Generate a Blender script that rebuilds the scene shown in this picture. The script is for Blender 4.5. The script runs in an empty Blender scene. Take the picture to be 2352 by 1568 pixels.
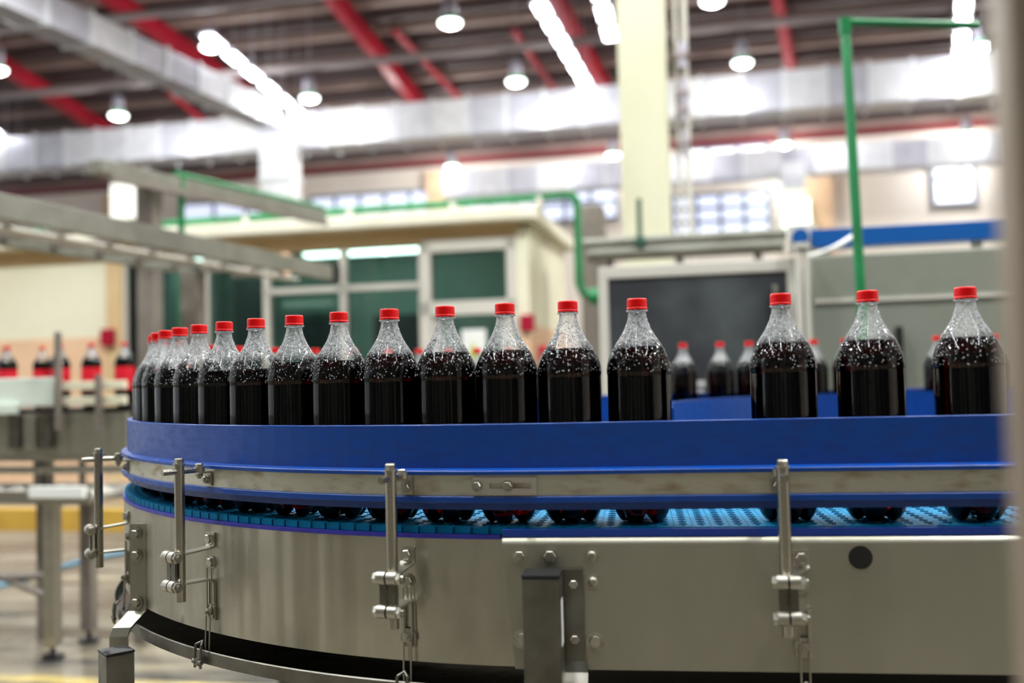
import bpy, bmesh, math, random
from mathutils import Vector, Matrix

PI = math.pi
random.seed(7)
sc = bpy.context.scene
col = sc.collection

# ------------------------------------------------------------------ camera
# world: belt surface z = 0, straight run of the conveyor along +X, curve centre at (0, R0)
FPX, YAW, PITCH, ROLL = 2277.97, .1281, .0388, -.0248
CAM = Vector((.1125, -1.4399, .2072))
FLOOR = -1.05
R0 = 1.0513
fw = Vector((-math.sin(YAW) * math.cos(PITCH), math.cos(YAW) * math.cos(PITCH), math.sin(PITCH)))
r_ = Vector((math.cos(YAW), math.sin(YAW), 0))
u_ = r_.cross(fw)
RT = math.cos(ROLL) * r_ + math.sin(ROLL) * u_
UP = -math.sin(ROLL) * r_ + math.cos(ROLL) * u_
cd = bpy.data.cameras.new('camera')
cam = bpy.data.objects.new('camera', cd)
col.objects.link(cam)
m3 = Matrix((RT, UP, -fw)).transposed()
cam.matrix_world = Matrix.Translation(CAM) @ m3.to_4x4()
cd.sensor_width = 36
cd.lens = FPX * 36 / 2352
cd.clip_start = .02
cd.clip_end = 200
cd.dof.use_dof = True
cd.dof.focus_distance = 1.60
cd.dof.aperture_fstop = 2.0
sc.camera = cam

# ------------------------------------------------------------------ world and exposure
wd = bpy.data.worlds.new('hall_daylight')
sc.world = wd
wd.use_nodes = True
bg = wd.node_tree.nodes['Background']
bg.inputs[0].default_value = (.93, .97, 1.0, 1)
bg.inputs[1].default_value = .55
sc.view_settings.view_transform = 'Standard'
sc.view_settings.look = 'None'
sc.view_settings.exposure = 0.9
sc.view_settings.gamma = 1.0
sc.view_settings.use_curve_mapping = False
cy = sc.cycles
cy.max_bounces = 8; cy.diffuse_bounces = 3; cy.glossy_bounces = 4; cy.transmission_bounces = 8; cy.transparent_max_bounces = 16
cy.caustics_reflective = False
cy.adaptive_threshold = .02
LAMP_W = 400.0      # watts of every high bay lamp over the line
FAR_W = 300.0       # watts of the high bay lamps near the far wall
TUBE_E = 22.0       # emission of the fluorescent tubes

# ------------------------------------------------------------------ materials
def lin(c):
    return tuple((x / 12.92 if x <= .04045 else ((x + .055) / 1.055) ** 2.4) for x in (v / 255 for v in c))

def mat(name, rgb, rough=.5, metal=0.0, rgb2=None, scale=8, stretch=(1, 1, 1), bump=0.0, bscale=60, rough2=None,
        spec=.5, emit=None, estr=0, coat=0.0, lo=.38, hi=.66, detail=4):
    m = bpy.data.materials.new(name)
    m.use_nodes = True
    nt = m.node_tree
    b = nt.nodes['Principled BSDF']
    c1 = lin(rgb) + (1,)
    b.inputs['Base Color'].default_value = c1
    b.inputs['Roughness'].default_value = rough
    b.inputs['Metallic'].default_value = metal
    b.inputs['Specular IOR Level'].default_value = spec
    b.inputs['Coat Weight'].default_value = coat
    if emit:
        b.inputs['Emission Color'].default_value = lin(emit) + (1,)
        b.inputs['Emission Strength'].default_value = estr
    if rgb2 or bump or rough2 is not None:
        tc = nt.nodes.new('ShaderNodeTexCoord')
        mp = nt.nodes.new('ShaderNodeMapping')
        mp.inputs['Scale'].default_value = stretch
        nt.links.new(tc.outputs['Object'], mp.inputs['Vector'])
        nz = nt.nodes.new('ShaderNodeTexNoise')
        nz.inputs['Scale'].default_value = scale
        nz.inputs['Detail'].default_value = detail
        nt.links.new(mp.outputs[0], nz.inputs['Vector'])
        rp = nt.nodes.new('ShaderNodeMapRange')
        rp.inputs[1].default_value = lo
        rp.inputs[2].default_value = hi
        nt.links.new(nz.outputs[0], rp.inputs[0])
        if rgb2:
            mx = nt.nodes.new('ShaderNodeMix')
            mx.data_type = 'RGBA'
            mx.inputs[6].default_value = c1
            mx.inputs[7].default_value = lin(rgb2) + (1,)
            nt.links.new(rp.outputs[0], mx.inputs[0])
            nt.links.new(mx.outputs[2], b.inputs['Base Color'])
        if rough2 is not None:
            mr = nt.nodes.new('ShaderNodeMapRange')
            mr.inputs[3].default_value = rough
            mr.inputs[4].default_value = rough2
            nt.links.new(rp.outputs[0], mr.inputs[0])
            nt.links.new(mr.outputs[0], b.inputs['Roughness'])
        if bump:
            n2 = nt.nodes.new('ShaderNodeTexNoise')
            n2.inputs['Scale'].default_value = bscale
            nt.links.new(mp.outputs[0], n2.inputs['Vector'])
            bp = nt.nodes.new('ShaderNodeBump')
            bp.inputs['Strength'].default_value = bump
            bp.inputs['Distance'].default_value = .002
            nt.links.new(n2.outputs[0], bp.inputs['Height'])
            nt.links.new(bp.outputs[0], b.inputs['Normal'])
    return m

M = {}
M['steel'] = mat('brushed_stainless', (196, 193, 182), .30, 1, (172, 168, 156), 9, (1, 1, 1), .10, 300, .46)
M['steel_panel'] = mat('stainless_sheet', (196, 193, 180), .28, 1, (166, 161, 146), 7, (1, 1, .55), .08, 260, .50)
M['steel_straight'] = mat('dull_stainless_sheet', (184, 182, 168), .42, 1, (166, 163, 148), 4, (1, 1, .5), .06, 220, .56)
M['steel_bar'] = mat('stained_stainless_bar', (204, 201, 184), .42, .85, (158, 138, 104), 22, (1, 1, 3), .05, 200, .6, lo=.5, hi=.8)
M['plate'] = mat('satin_plate', (206, 198, 190), .36, .9)
M['steel_rod'] = mat('polished_rod', (190, 186, 174), .22, 1, (165, 160, 148), 30, (1, 1, .3), 0, 60, .36)
M['steel_dark'] = mat('dark_bracket_steel', (128, 126, 118), .42, 1, (108, 105, 96), 20)
M['bolt'] = mat('bolt_steel', (188, 186, 176), .28, 1, (160, 154, 138), 60, (1, 1, 1), 0, 60, .45)
M['blue'] = mat('blue_plastic_guide', (0, 66, 152), .30, 0, (0, 58, 138), 30, (1, 1, 3), .05, 120, .45)
M['purple'] = mat('violet_wear_strip', (48, 46, 158), .40, 0, (38, 38, 138), 40)
M['blue_strip'] = mat('blue_wear_strip', (16, 58, 150), .40)
M['teal'] = mat('teal_belt_plastic', (0, 106, 148), .55, 0, (0, 92, 130), 50, (1, 1, 1), .05, 300, .65, spec=.10)
M['black'] = mat('black_plastic', (22, 22, 24), .45)
M['dark_belt'] = mat('dark_return_belt', (20, 22, 20), .35, 0, (36, 38, 34), 18, (1, 4, 1))
M['pan'] = mat('wet_drip_pan', (92, 92, 88), .12, 1, (60, 60, 58), 9, (1, 1, 1), .25, 25, .3)
M['cap'] = mat('red_cap_plastic', (214, 0, 4), .38, 0, None, spec=.3)
M['label'] = mat('red_label_print', (206, 16, 40), .4)
M['cream'] = mat('cream_paint', (232, 228, 204), .6, 0, (224, 218, 192), 1.2)
M['cream_trim'] = mat('pale_cream_fascia', (236, 232, 214), .55, 0, (222, 216, 192), 2)
M['tan'] = mat('tan_paint', (214, 186, 142), .6, 0, (204, 174, 128), 2)
M['peach'] = mat('peach_paint', (230, 192, 158), .6, 0, (222, 182, 148), 2)
M['column'] = mat('column_paint', (214, 212, 184), .6, 0, (202, 200, 172), .9)
M['wall'] = mat('far_wall_paint', (246, 236, 226), .7, 0, (240, 226, 212), .4)
M['roof'] = mat('brown_roof_sheet', (136, 112, 106), .55, .0, (112, 90, 86), .25, (1, 3, 1))
M['purlin'] = mat('purlin_steel', (166, 142, 134), .55, 0, (138, 116, 110), .6)
M['purlin_dark'] = mat('dark_purlin_steel', (80, 66, 66), .6)
M['red_beam'] = mat('red_roof_paint', (176, 16, 44), .45, 0, (150, 10, 36), .8)
M['maroon'] = mat('maroon_eave_paint', (120, 40, 46), .5)
M['pipe_grey'] = mat('grey_hanging_pipe', (150, 138, 140), .5)
for i, (c, rgh) in enumerate((((236, 236, 244), .42), ((222, 222, 234), .34), ((250, 250, 253), .48), ((208, 208, 222), .38))):
    M['duct%d' % i] = mat('foil_duct_%d' % i, c, rgh, .22, tuple(x - 14 for x in c), 2)
M['seam'] = mat('duct_seam', (240, 242, 248), .5, .3)
M['green'] = mat('green_pipe_paint', (0, 124, 66), .4, 0, (0, 104, 54), 6)
M['grey_frame'] = mat('pale_grey_frame', (206, 202, 192), .5)
M['post_grey'] = mat('grey_brown_post', (132, 124, 116), .5, .2, (116, 108, 102), 4)
M['beam_grey'] = mat('greenish_grey_beam', (132, 132, 122), .45, .3, (116, 115, 105), 5)
M['dark_door'] = mat('dark_grey_door', (54, 56, 60), .32, 0, (92, 98, 100), 2.2, (1, 1, 1), lo=.5, hi=.85)  # paler noise patches paint grey reflections into the door colour
M['tank'] = mat('dull_steel_tank', (172, 176, 162), .40, .6, (150, 154, 142), 2.2, rough2=.5)
M['royal'] = mat('royal_blue_beam', (4, 82, 156), .4)
M['sign_red'] = mat('crimson_box', (158, 4, 42), .4)
M['white'] = mat('white_plastic', (236, 238, 234), .45)
M['white_green'] = mat('pale_green_white_guard', (214, 224, 214), .4)
M['yellow'] = mat('yellow_paint', (206, 166, 70), .5, 0, (188, 146, 56), 4)
M['faded_yellow'] = mat('faded_floor_paint', (176, 156, 92), .5, 0, (136, 126, 96), 6)
M['pale_blue'] = mat('pale_blue_hose', (112, 168, 200), .45)
M['floor'] = mat('worn_floor', (74, 73, 70), .24, 0, (132, 122, 102), 1.5, (.7, 3.2, 1), .03, 12, .5)
M['room'] = mat('booth_interior', (128, 156, 148), .6)
M['inside_dark'] = mat('booth_dark_fitting', (40, 52, 54), .5)
M['post_front'] = mat('brown_grey_post_paint', (146, 130, 112), .5, .1, (128, 114, 98), 6)
M['lamp_glow'] = mat('lamp_glow', (255, 255, 255), .5, 0, emit=(244, 255, 248), estr=5)
M['tube_glow'] = mat('tube_glow', (255, 255, 255), .5, 0, emit=(250, 253, 255), estr=TUBE_E)
M['far_tube'] = mat('far_tube_glow', (255, 255, 255), .5, 0, emit=(250, 253, 255), estr=10)
M['lamp_metal'] = mat('lamp_housing', (176, 172, 186), .4, .4)
M['lamp_rim'] = mat('green_fringe_rim', (180, 240, 206), .3)  # pale green paints a lens colour fringe onto the rim
M['daylight'] = mat('daylit_pane', (230, 238, 255), .3, 0, emit=(222, 228, 255), estr=.45)
M['daylight_bright'] = mat('bright_daylit_pane', (250, 252, 255), .3, 0, emit=(248, 252, 255), estr=1.0)
M['lit_green'] = mat('pale_green_lit_panel', (226, 250, 222), .3, 0, emit=(226, 252, 220), estr=1.5)
M['window_bar'] = mat('blue_grey_window_bar', (126, 134, 156), .5)
M['dark_green'] = mat('dark_green_paint', (40, 84, 66), .5)
M['front_wall'] = mat('grey_green_wall', (112, 116, 106), .6)
M['front_dark'] = mat('dark_band_grey', (52, 54, 54), .5)
M['booth_fill'] = mat('booth_fill_glow', (255, 255, 255), .5, 0, emit=(236, 255, 246), estr=6)  # glow of the fill lamps added inside the booth
M['olive'] = mat('olive_sign', (196, 196, 30), .5)

def add_wave(m, sc_, zst, dist):
    nt = m.node_tree
    b = nt.nodes['Principled BSDF']
    tc = nt.nodes.new('ShaderNodeTexCoord'); mp = nt.nodes.new('ShaderNodeMapping')
    mp.inputs['Scale'].default_value = (1, 1, zst)
    nt.links.new(tc.outputs['Object'], mp.inputs['Vector'])
    nz = nt.nodes.new('ShaderNodeTexNoise'); nz.inputs['Scale'].default_value = sc_; nz.inputs['Detail'].default_value = 2
    nt.links.new(mp.outputs[0], nz.inputs['Vector'])
    bp = nt.nodes.new('ShaderNodeBump'); bp.inputs['Strength'].default_value = 1; bp.inputs['Distance'].default_value = dist
    nt.links.new(nz.outputs[0], bp.inputs['Height'])
    old = b.inputs['Normal'].links[0].from_node if b.inputs['Normal'].links else None
    if old:
        nt.links.new(bp.outputs[0], old.inputs['Normal'])
    else:
        nt.links.new(bp.outputs[0], b.inputs['Normal'])
add_wave(M['steel_panel'], 11, .06, .018)
add_wave(M['steel_straight'], 3, .4, .006)

def nodes_mat(name):
    m = bpy.data.materials.new(name)
    m.use_nodes = True
    nt = m.node_tree
    nt.nodes.clear()
    return m, nt, nt.nodes.new('ShaderNodeOutputMaterial')

def make_pet():
    m, nt, out = nodes_mat('clear_bottle_plastic')
    N, L = nt.nodes, nt.links
    tr = N.new('ShaderNodeBsdfTransparent'); tr.inputs[0].default_value = (.965, .97, .97, 1)
    gl = N.new('ShaderNodeBsdfGlossy'); gl.inputs['Roughness'].default_value = .04
    fr = N.new('ShaderNodeFresnel'); fr.inputs[0].default_value = 1.42
    mx = N.new('ShaderNodeMixShader')
    tc = N.new('ShaderNodeTexCoord')
    vo = N.new('ShaderNodeTexVoronoi'); vo.inputs['Scale'].default_value = 260
    L.new(tc.outputs['Object'], vo.inputs['Vector'])
    # droplets only above the shoulder line
    sx = N.new('ShaderNodeSeparateXYZ'); L.new(tc.outputs['Object'], sx.inputs[0])
    zr = N.new('ShaderNodeMapRange'); zr.inputs[1].default_value = .212; zr.inputs[2].default_value = .232
    L.new(sx.outputs[2], zr.inputs[0])
    rp = N.new('ShaderNodeMapRange'); rp.inputs[1].default_value = 0; rp.inputs[2].default_value = .45
    rp.inputs[3].default_value = 1; rp.inputs[4].default_value = 0
    L.new(vo.outputs[0], rp.inputs[0])
    mu = N.new('ShaderNodeMath'); mu.operation = 'MULTIPLY'
    L.new(rp.outputs[0], mu.inputs[0]); L.new(zr.outputs[0], mu.inputs[1])
    bp = N.new('ShaderNodeBump'); bp.inputs['Strength'].default_value = .55; bp.inputs['Distance'].default_value = .0012
    L.new(mu.outputs[0], bp.inputs['Height'])
    L.new(bp.outputs[0], gl.inputs['Normal']); L.new(bp.outputs[0], fr.inputs['Normal'])
    L.new(fr.outputs[0], mx.inputs[0]); L.new(tr.outputs[0], mx.inputs[1]); L.new(gl.outputs[0], mx.inputs[2])
    # a light mist of condensation inside the empty neck
    df = N.new('ShaderNodeBsdfTranslucent'); df.inputs[0].default_value = (.9, .92, .93, 1)
    d2 = N.new('ShaderNodeBsdfDiffuse'); d2.inputs[0].default_value = (.9, .92, .93, 1)
    dm = N.new('ShaderNodeMixShader'); L.new(df.outputs[0], dm.inputs[1]); L.new(d2.outputs[0], dm.inputs[2])
    zm = N.new('ShaderNodeMapRange'); zm.inputs[1].default_value = .248; zm.inputs[2].default_value = .262
    zm.inputs[3].default_value = 0.0; zm.inputs[4].default_value = .25
    L.new(sx.outputs[2], zm.inputs[0])
    nz = N.new('ShaderNodeTexNoise'); nz.inputs['Scale'].default_value = 240; L.new(tc.outputs['Object'], nz.inputs['Vector'])
    nr = N.new('ShaderNodeMapRange'); nr.inputs[1].default_value = .35; nr.inputs[2].default_value = .7
    nr.inputs[3].default_value = .15; nr.inputs[4].default_value = 1.6; L.new(nz.outputs[0], nr.inputs[0])
    m2 = N.new('ShaderNodeMath'); m2.operation = 'MULTIPLY'
    L.new(zm.outputs[0], m2.inputs[0]); L.new(nr.outputs[0], m2.inputs[1])
    mm = N.new('ShaderNodeMixShader')
    L.new(m2.outputs[0], mm.inputs[0]); L.new(mx.outputs[0], mm.inputs[1]); L.new(dm.outputs[0], mm.inputs[2])
    L.new(mm.outputs[0], out.inputs[0])
    return m
M['pet'] = make_pet()

def make_cola():
    m, nt, out = nodes_mat('cola_liquid')
    N, L = nt.nodes, nt.links
    g = N.new('ShaderNodeBsdfRefraction'); g.inputs['IOR'].default_value = 1.33; g.inputs['Roughness'].default_value = 0
    gl = N.new('ShaderNodeBsdfGlossy'); gl.inputs['Roughness'].default_value = .03
    fr = N.new('ShaderNodeFresnel'); fr.inputs[0].default_value = 1.33
    mx = N.new('ShaderNodeMixShader')
    L.new(fr.outputs[0], mx.inputs[0]); L.new(g.outputs[0], mx.inputs[1]); L.new(gl.outputs[0], mx.inputs[2])
    va = N.new('ShaderNodeVolumeAbsorption'); va.inputs[0].default_value = (.84, .36, .03, 1); va.inputs[1].default_value = 310
    L.new(mx.outputs[0], out.inputs[0]); L.new(va.outputs[0], out.inputs[1])
    return m
M['cola'] = make_cola()

def make_drop():
    m, nt, out = nodes_mat('water_droplet_glint')
    N, L = nt.nodes, nt.links
    g = N.new('ShaderNodeBsdfGlass'); g.inputs['IOR'].default_value = 1.33; g.inputs['Roughness'].default_value = .02
    g.inputs[0].default_value = (.98, 1, 1, 1)
    d = N.new('ShaderNodeBsdfDiffuse'); d.inputs[0].default_value = (.95, .98, 1, 1)  # diffuse white paints sparkle into the droplet colour
    gl = N.new('ShaderNodeBsdfGlossy'); gl.inputs['Roughness'].default_value = .12
    mx = N.new('ShaderNodeMixShader'); mx.inputs[0].default_value = .55
    L.new(d.outputs[0], mx.inputs[1]); L.new(gl.outputs[0], mx.inputs[2])
    m2 = N.new('ShaderNodeMixShader'); m2.inputs[0].default_value = .60
    L.new(g.outputs[0], m2.inputs[1]); L.new(mx.outputs[0], m2.inputs[2])
    L.new(m2.outputs[0], out.inputs[0])
    return m
M['drop'] = make_drop()

def make_pane():
    m, nt, out = nodes_mat('tinted_booth_glass')
    N, L = nt.nodes, nt.links
    tr = N.new('ShaderNodeBsdfTransparent'); tr.inputs[0].default_value = (.60, .71, .69, 1)
    gl = N.new('ShaderNodeBsdfGlossy'); gl.inputs['Roughness'].default_value = .06; gl.inputs[0].default_value = (.8, .95, 1, 1)
    fr = N.new('ShaderNodeFresnel'); fr.inputs[0].default_value = 1.9
    mx = N.new('ShaderNodeMixShader')
    L.new(fr.outputs[0], mx.inputs[0]); L.new(tr.outputs[0], mx.inputs[1]); L.new(gl.outputs[0], mx.inputs[2])
    L.new(mx.outputs[0], out.inputs[0])
    return m
M['pane'] = make_pane()

# ------------------------------------------------------------------ mesh builder
class MB:
    def __init__(s):
        s.bm = bmesh.new()

    def geom(s, vs, fs, smooth=False):
        bv = [s.bm.verts.new(v) for v in vs]
        out = []
        for f in fs:
            try:
                fc = s.bm.faces.new([bv[i] for i in f])
                fc.smooth = smooth
                out.append(fc)
            except ValueError:
                pass
        return bv, out

    def box(s, o, ax, ay, az, size, bev=0.0):
        """box centred at o with unit axes and full sizes"""
        o = Vector(o); ax, ay, az = Vector(ax), Vector(ay), Vector(az)
        hx, hy, hz = (q / 2 for q in size)
        vs = [o + ax * (sx * hx) + ay * (sy * hy) + az * (sz * hz) for sz in (-1, 1) for sy in (-1, 1) for sx in (-1, 1)]
        fs = [(0, 2, 3, 1), (4, 5, 7, 6), (0, 1, 5, 4), (2, 6, 7, 3), (0, 4, 6, 2), (1, 3, 7, 5)]
        bv, fc = s.geom(vs, fs)
        if bev:
            ed = list({e for f in fc for e in f.edges})
            bmesh.ops.bevel(s.bm, geom=ed, offset=bev, segments=2, affect='EDGES', profile=.6)
        return s

    def abox(s, x0, x1, y0, y1, z0, z1, bev=0.0):
        return s.box(((x0 + x1) / 2, (y0 + y1) / 2, (z0 + z1) / 2), (1, 0, 0), (0, 1, 0), (0, 0, 1), (abs(x1 - x0), abs(y1 - y0), abs(z1 - z0)), bev)

    def hbox(s, u0, u1, v0, v1, z0, z1, bev=0.0):
        return s.box(W((u0 + u1) / 2, (v0 + v1) / 2, (z0 + z1) / 2), HU, HV, (0, 0, 1), (abs(u1 - u0), abs(v1 - v0), abs(z1 - z0)), bev)

    def cyl(s, p0, p1, r, seg=16, r1=None, smooth=True, caps=True, phase=0.0):
        p0, p1 = Vector(p0), Vector(p1)
        r1 = r if r1 is None else r1
        d = (p1 - p0).normalized()
        a = Vector((0, 0, 1)) if abs(d.z) < .9 else Vector((1, 0, 0))
        e1 = d.cross(a).normalized(); e2 = d.cross(e1)
        vs = []
        for p, rr in ((p0, r), (p1, r1)):
            for k in range(seg):
                t = 2 * PI * k / seg + phase
                vs.append(p + e1 * (rr * math.cos(t)) + e2 * (rr * math.sin(t)))
        fs = [(k, (k + 1) % seg, seg + (k + 1) % seg, seg + k) for k in range(seg)]
        s.geom(vs, fs, smooth)
        if caps:
            s.geom(vs[:seg], [tuple(range(seg))[::-1]])
            s.geom(vs[seg:], [tuple(range(seg))])
        return s

    def hexbolt(s, p, d, r=.0065, h=.005, washer=True, stub=0.0):
        p, d = Vector(p), Vector(d).normalized()
        if washer:
            s.cyl(p, p + d * .0015, r * 1.35, 20)
            p = p + d * .0015
        s.cyl(p, p + d * h * .8, r, 6, smooth=False)
        s.cyl(p + d * h * .8, p + d * h, r, 6, r1=r * .86, smooth=False)
        if stub:
            s.cyl(p + d * h, p + d * (h + stub), r * .55, 12)
        return s

    def tube(s, pts, r, seg=8, smooth=True):
        pts = [Vector(p) for p in pts]
        rings = []
        prev = None
        for i, p in enumerate(pts):
            d = ((pts[min(i + 1, len(pts) - 1)] - p).normalized() + (p - pts[max(i - 1, 0)]).normalized()).normalized()
            a = prev if prev is not None else (Vector((0, 0, 1)) if abs(d.z) < .9 else Vector((1, 0, 0)))
            e1 = (a - d * a.dot(d)).normalized(); e2 = d.cross(e1); prev = e1
            rings.append([p + e1 * (r * math.cos(2 * PI * k / seg)) + e2 * (r * math.sin(2 * PI * k / seg)) for k in range(seg)])
        vs = [v for rg in rings for v in rg]
        fs = []
        for i in range(len(pts) - 1):
            for k in range(seg):
                fs.append((i * seg + k, i * seg + (k + 1) % seg, (i + 1) * seg + (k + 1) % seg, (i + 1) * seg + k))
        s.geom(vs, fs, smooth)
        s.geom(rings[0], [tuple(range(seg))[::-1]]); s.geom(rings[-1], [tuple(range(seg))])
        return s

    def strap(s, pts, wdir, w, t):
        """flat bar following pts; wdir = width direction"""
        pts = [Vector(p) for p in pts]; wdir = Vector(wdir).normalized()
        rings = []
        for i, p in enumerate(pts):
            d = ((pts[min(i + 1, len(pts) - 1)] - p).normalized() + (p - pts[max(i - 1, 0)]).normalized()).normalized()
            n = d.cross(wdir).normalized()
            rings.append([p + wdir * (w / 2) + n * (t / 2), p - wdir * (w / 2) + n * (t / 2), p - wdir * (w / 2) - n * (t / 2), p + wdir * (w / 2) - n * (t / 2)])
        vs = [v for rg in rings for v in rg]
        fs = [(0, 1, 2, 3)]
        for i in range(len(pts) - 1):
            for k in range(4):
                fs.append((i * 4 + k, (i + 1) * 4 + k, (i + 1) * 4 + (k + 1) % 4, i * 4 + (k + 1) % 4))
        q = (len(pts) - 1) * 4
        fs.append((q + 3, q + 2, q + 1, q))
        s.geom(vs, fs)
        return s

    def sweep(s, prof, frames, closed=True, smooth=False):
        """prof: list of (off, z); frames: list of s positions along the track"""
        n = len(prof)
        vs = [track(o, q, z) for q in frames for (o, z) in prof]
        fs = []
        for i in range(len(frames) - 1):
            for k in range(n if closed else n - 1):
                k2 = (k + 1) % n
                fs.append((i * n + k, i * n + k2, (i + 1) * n + k2, (i + 1) * n + k))
        bv, fc = s.geom(vs, fs, smooth)
        if closed:
            try:
                s.bm.faces.new(bv[:n][::-1]); s.bm.faces.new(bv[-n:])
            except ValueError:
                pass
        return s

    def lathe(s, prof, seg=40, smooth=True, cap0=False, cap1=False):
        vs = []
        for (r, z) in prof:
            for k in range(seg):
                t = 2 * PI * k / seg
                vs.append((r * math.cos(t), r * math.sin(t), z))
        fs = []
        for i in range(len(prof) - 1):
            for k in range(seg):
                fs.append((i * seg + k, i * seg + (k + 1) % seg, (i + 1) * seg + (k + 1) % seg, (i + 1) * seg + k))
        if cap0: fs.append(tuple(range(seg))[::-1])
        if cap1: fs.append(tuple((len(prof) - 1) * seg + k for k in range(seg)))
        s.geom(vs, fs, smooth)
        return s

    def mesh(s, name, normals=True):
        if normals:
            bmesh.ops.recalc_face_normals(s.bm, faces=s.bm.faces)
        me = bpy.data.meshes.new(name)
        s.bm.to_mesh(me)
        s.bm.free()
        return me

    def build(s, name, m, parent=None, label=None, local=False):
        me = s.mesh(name)
        return put(name, me, m, parent, label, local)

def put(name, me, m, parent=None, label=None, local=False):
    o = bpy.data.objects.new(name, me)
    col.objects.link(o)
    if m is not None and not me.materials:
        me.materials.append(M[m] if isinstance(m, str) else m)
    if parent is not None:
        o.parent = parent
        if not local and parent.parent is None:
            o.location = -parent.location
    if label:
        o['label'] = label
    return o

def thing(name, label, cat, loc=(0, 0, 0), group=None, rz=0.0):
    o = bpy.data.objects.new(name, None)
    col.objects.link(o)
    o.empty_display_size = .05
    o.location = loc
    o.rotation_euler.z = rz
    tag(o, label, cat, group)
    return o

def tag(o, label, cat, group=None):
    o['label'] = label
    o['category'] = cat
    if group:
        o['group'] = group
    return o

def struct(o):
    o['kind'] = 'structure'
    return o

# ------------------------------------------------------------------ coordinate helpers
ARC = PI * R0
def track(off, s, z):
    """s <= 0: front straight (x = -s); 0..ARC: the curve; beyond: rear straight"""
    if s <= 0:
        return Vector((-s, -off, z))
    if s < ARC:
        t = s / R0
        r = R0 + off
        return Vector((-r * math.sin(t), R0 - r * math.cos(t), z))
    return Vector((s - ARC, 2 * R0 + off, z))

def tnorm(s):
    if s <= 0:
        return Vector((0, -1, 0))
    if s < ARC:
        t = s / R0
        return Vector((-math.sin(t), -math.cos(t), 0))
    return Vector((0, 1, 0))

def frames(s0, s1, step=.035):
    out = []
    pts = [s0] + [p for p in (0.0, ARC) if s0 < p < s1] + [s1]
    for a, b in zip(pts[:-1], pts[1:]):
        n = 1 if (b <= 0 or a >= ARC) else max(1, int((b - a) / step))
        out += [a + (b - a) * k / n for k in range(n)]
    return out + [s1]

HA = .0813                       # the hall is turned a little from the conveyor
HU = Vector((math.cos(HA), -math.sin(HA), 0))
HV = Vector((math.sin(HA), math.cos(HA), 0))
ORG = Vector((CAM.x, CAM.y, 0))
def W(u, v, z):
    return ORG + HU * u + HV * v + Vector((0, 0, z))

def H(px, py, v=None, z=None, u=None, dep=None):
    """hall coordinates of the point seen at a photo pixel, on the plane v, z or u = const or at a depth"""
    d = fw + RT * ((px - 1176) / FPX) - UP * ((py - 784) / FPX)
    du, dv, dz = d.dot(HU), d.dot(HV), d.z
    if v is not None: k = v / dv
    elif z is not None: k = (z - CAM.z) / dz
    elif u is not None: k = u / du
    else: k = dep
    return (du * k, dv * k, CAM.z + dz * k)

def HW(*a, **k):
    return W(*H(*a, **k))

# ------------------------------------------------------------------ the setting
ROOF_V, ROOF_Z, ROOF_S = 46.0, 11.1, .21        # eave at the far wall, slope up towards the camera
def roof_z(v):
    return ROOF_Z + ROOF_S * (ROOF_V - v)

fl = MB().hbox(-45, 45, -14, 47, FLOOR - .1, FLOOR).build('floor', 'floor'); struct(fl)
tag(fl, 'worn grey and tan concrete factory floor', 'floor')
wl = MB().hbox(-45, 45, 46, 46.4, FLOOR, ROOF_Z + .1).build('wall_back', 'wall'); struct(wl)
tag(wl, 'pinkish beige far wall of the factory hall', 'wall')
mb = MB()
n = 60
for k in range(1):
    v0, v1 = -14, 46.4
    p = [W(-45, v0, roof_z(v0)), W(45, v0, roof_z(v0)), W(45, v1, roof_z(v1)), W(-45, v1, roof_z(v1))]
    q = [x + Vector((0, 0, .15)) for x in p]
    mb.geom(p + q, [(0, 1, 2, 3), (7, 6, 5, 4), (0, 4, 5, 1), (1, 5, 6, 2), (2, 6, 7, 3), (3, 7, 4, 0)])
ce = mb.build('ceiling', 'roof'); struct(ce)
tag(ce, 'brown sheet metal roof sloping down to the far wall', 'ceiling')

o = MB().hbox(-45, 45, -14.3, -14, FLOOR, roof_z(-14)).build('wall_front', 'front_wall'); struct(o); tag(o, 'plain wall of the hall behind the bottling line', 'wall')
o = MB().hbox(22, 22.3, -14, 46, FLOOR, 24).build('wall_right', 'wall'); struct(o); tag(o, 'plain side wall of the hall beyond the machines', 'wall')

for u, w in ((-21, 1.2), (-15, 2.0), (-9.5, .9), (-5, 2.4), (-1, .8), (3, 2.6), (7.5, 3.4), (12.5, 3.0), (17, 2.6)):  # unseen dark shapes added to give vertical bands in the reflections
    o = MB().hbox(u - w / 2, u + w / 2, -13.6, -12.6, FLOOR, 3.2 + w * .6, .02).build('reflection_block', 'front_dark'); tag(o, 'dark grey unseen silo along the wall facing the line', 'block', 'added reflection shapes behind the camera')

# purlins under the roof, alternating pale and dark
k = 0
v = 31.0
while v < 45.5:
    z = roof_z(v) - .10
    w = .30 if k % 2 == 0 else .34
    o = MB().box(W(0, v, z - .12), HU, HV, (0, 0, 1), (84, w, .24)).build('roof_purlin', 'purlin' if k % 2 == 0 else 'purlin_dark')
    tag(o, ('pale brown' if k % 2 == 0 else 'dark brown') + ' roof purlin running across under the roof sheet', 'roof purlin', ('pale' if k % 2 == 0 else 'dark') + ' purlins under the roof')
    v += .95 if k % 2 == 0 else .85
    k += 1

def roof_hit(px, py, dz=0.0):
    d = fw + RT * ((px - 1176) / FPX) - UP * ((py - 784) / FPX)
    dv = d.dot(HV)
    k = (roof_z(0) + dz - CAM.z) / (d.z + ROOF_S * dv)
    return CAM + d * k

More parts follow.
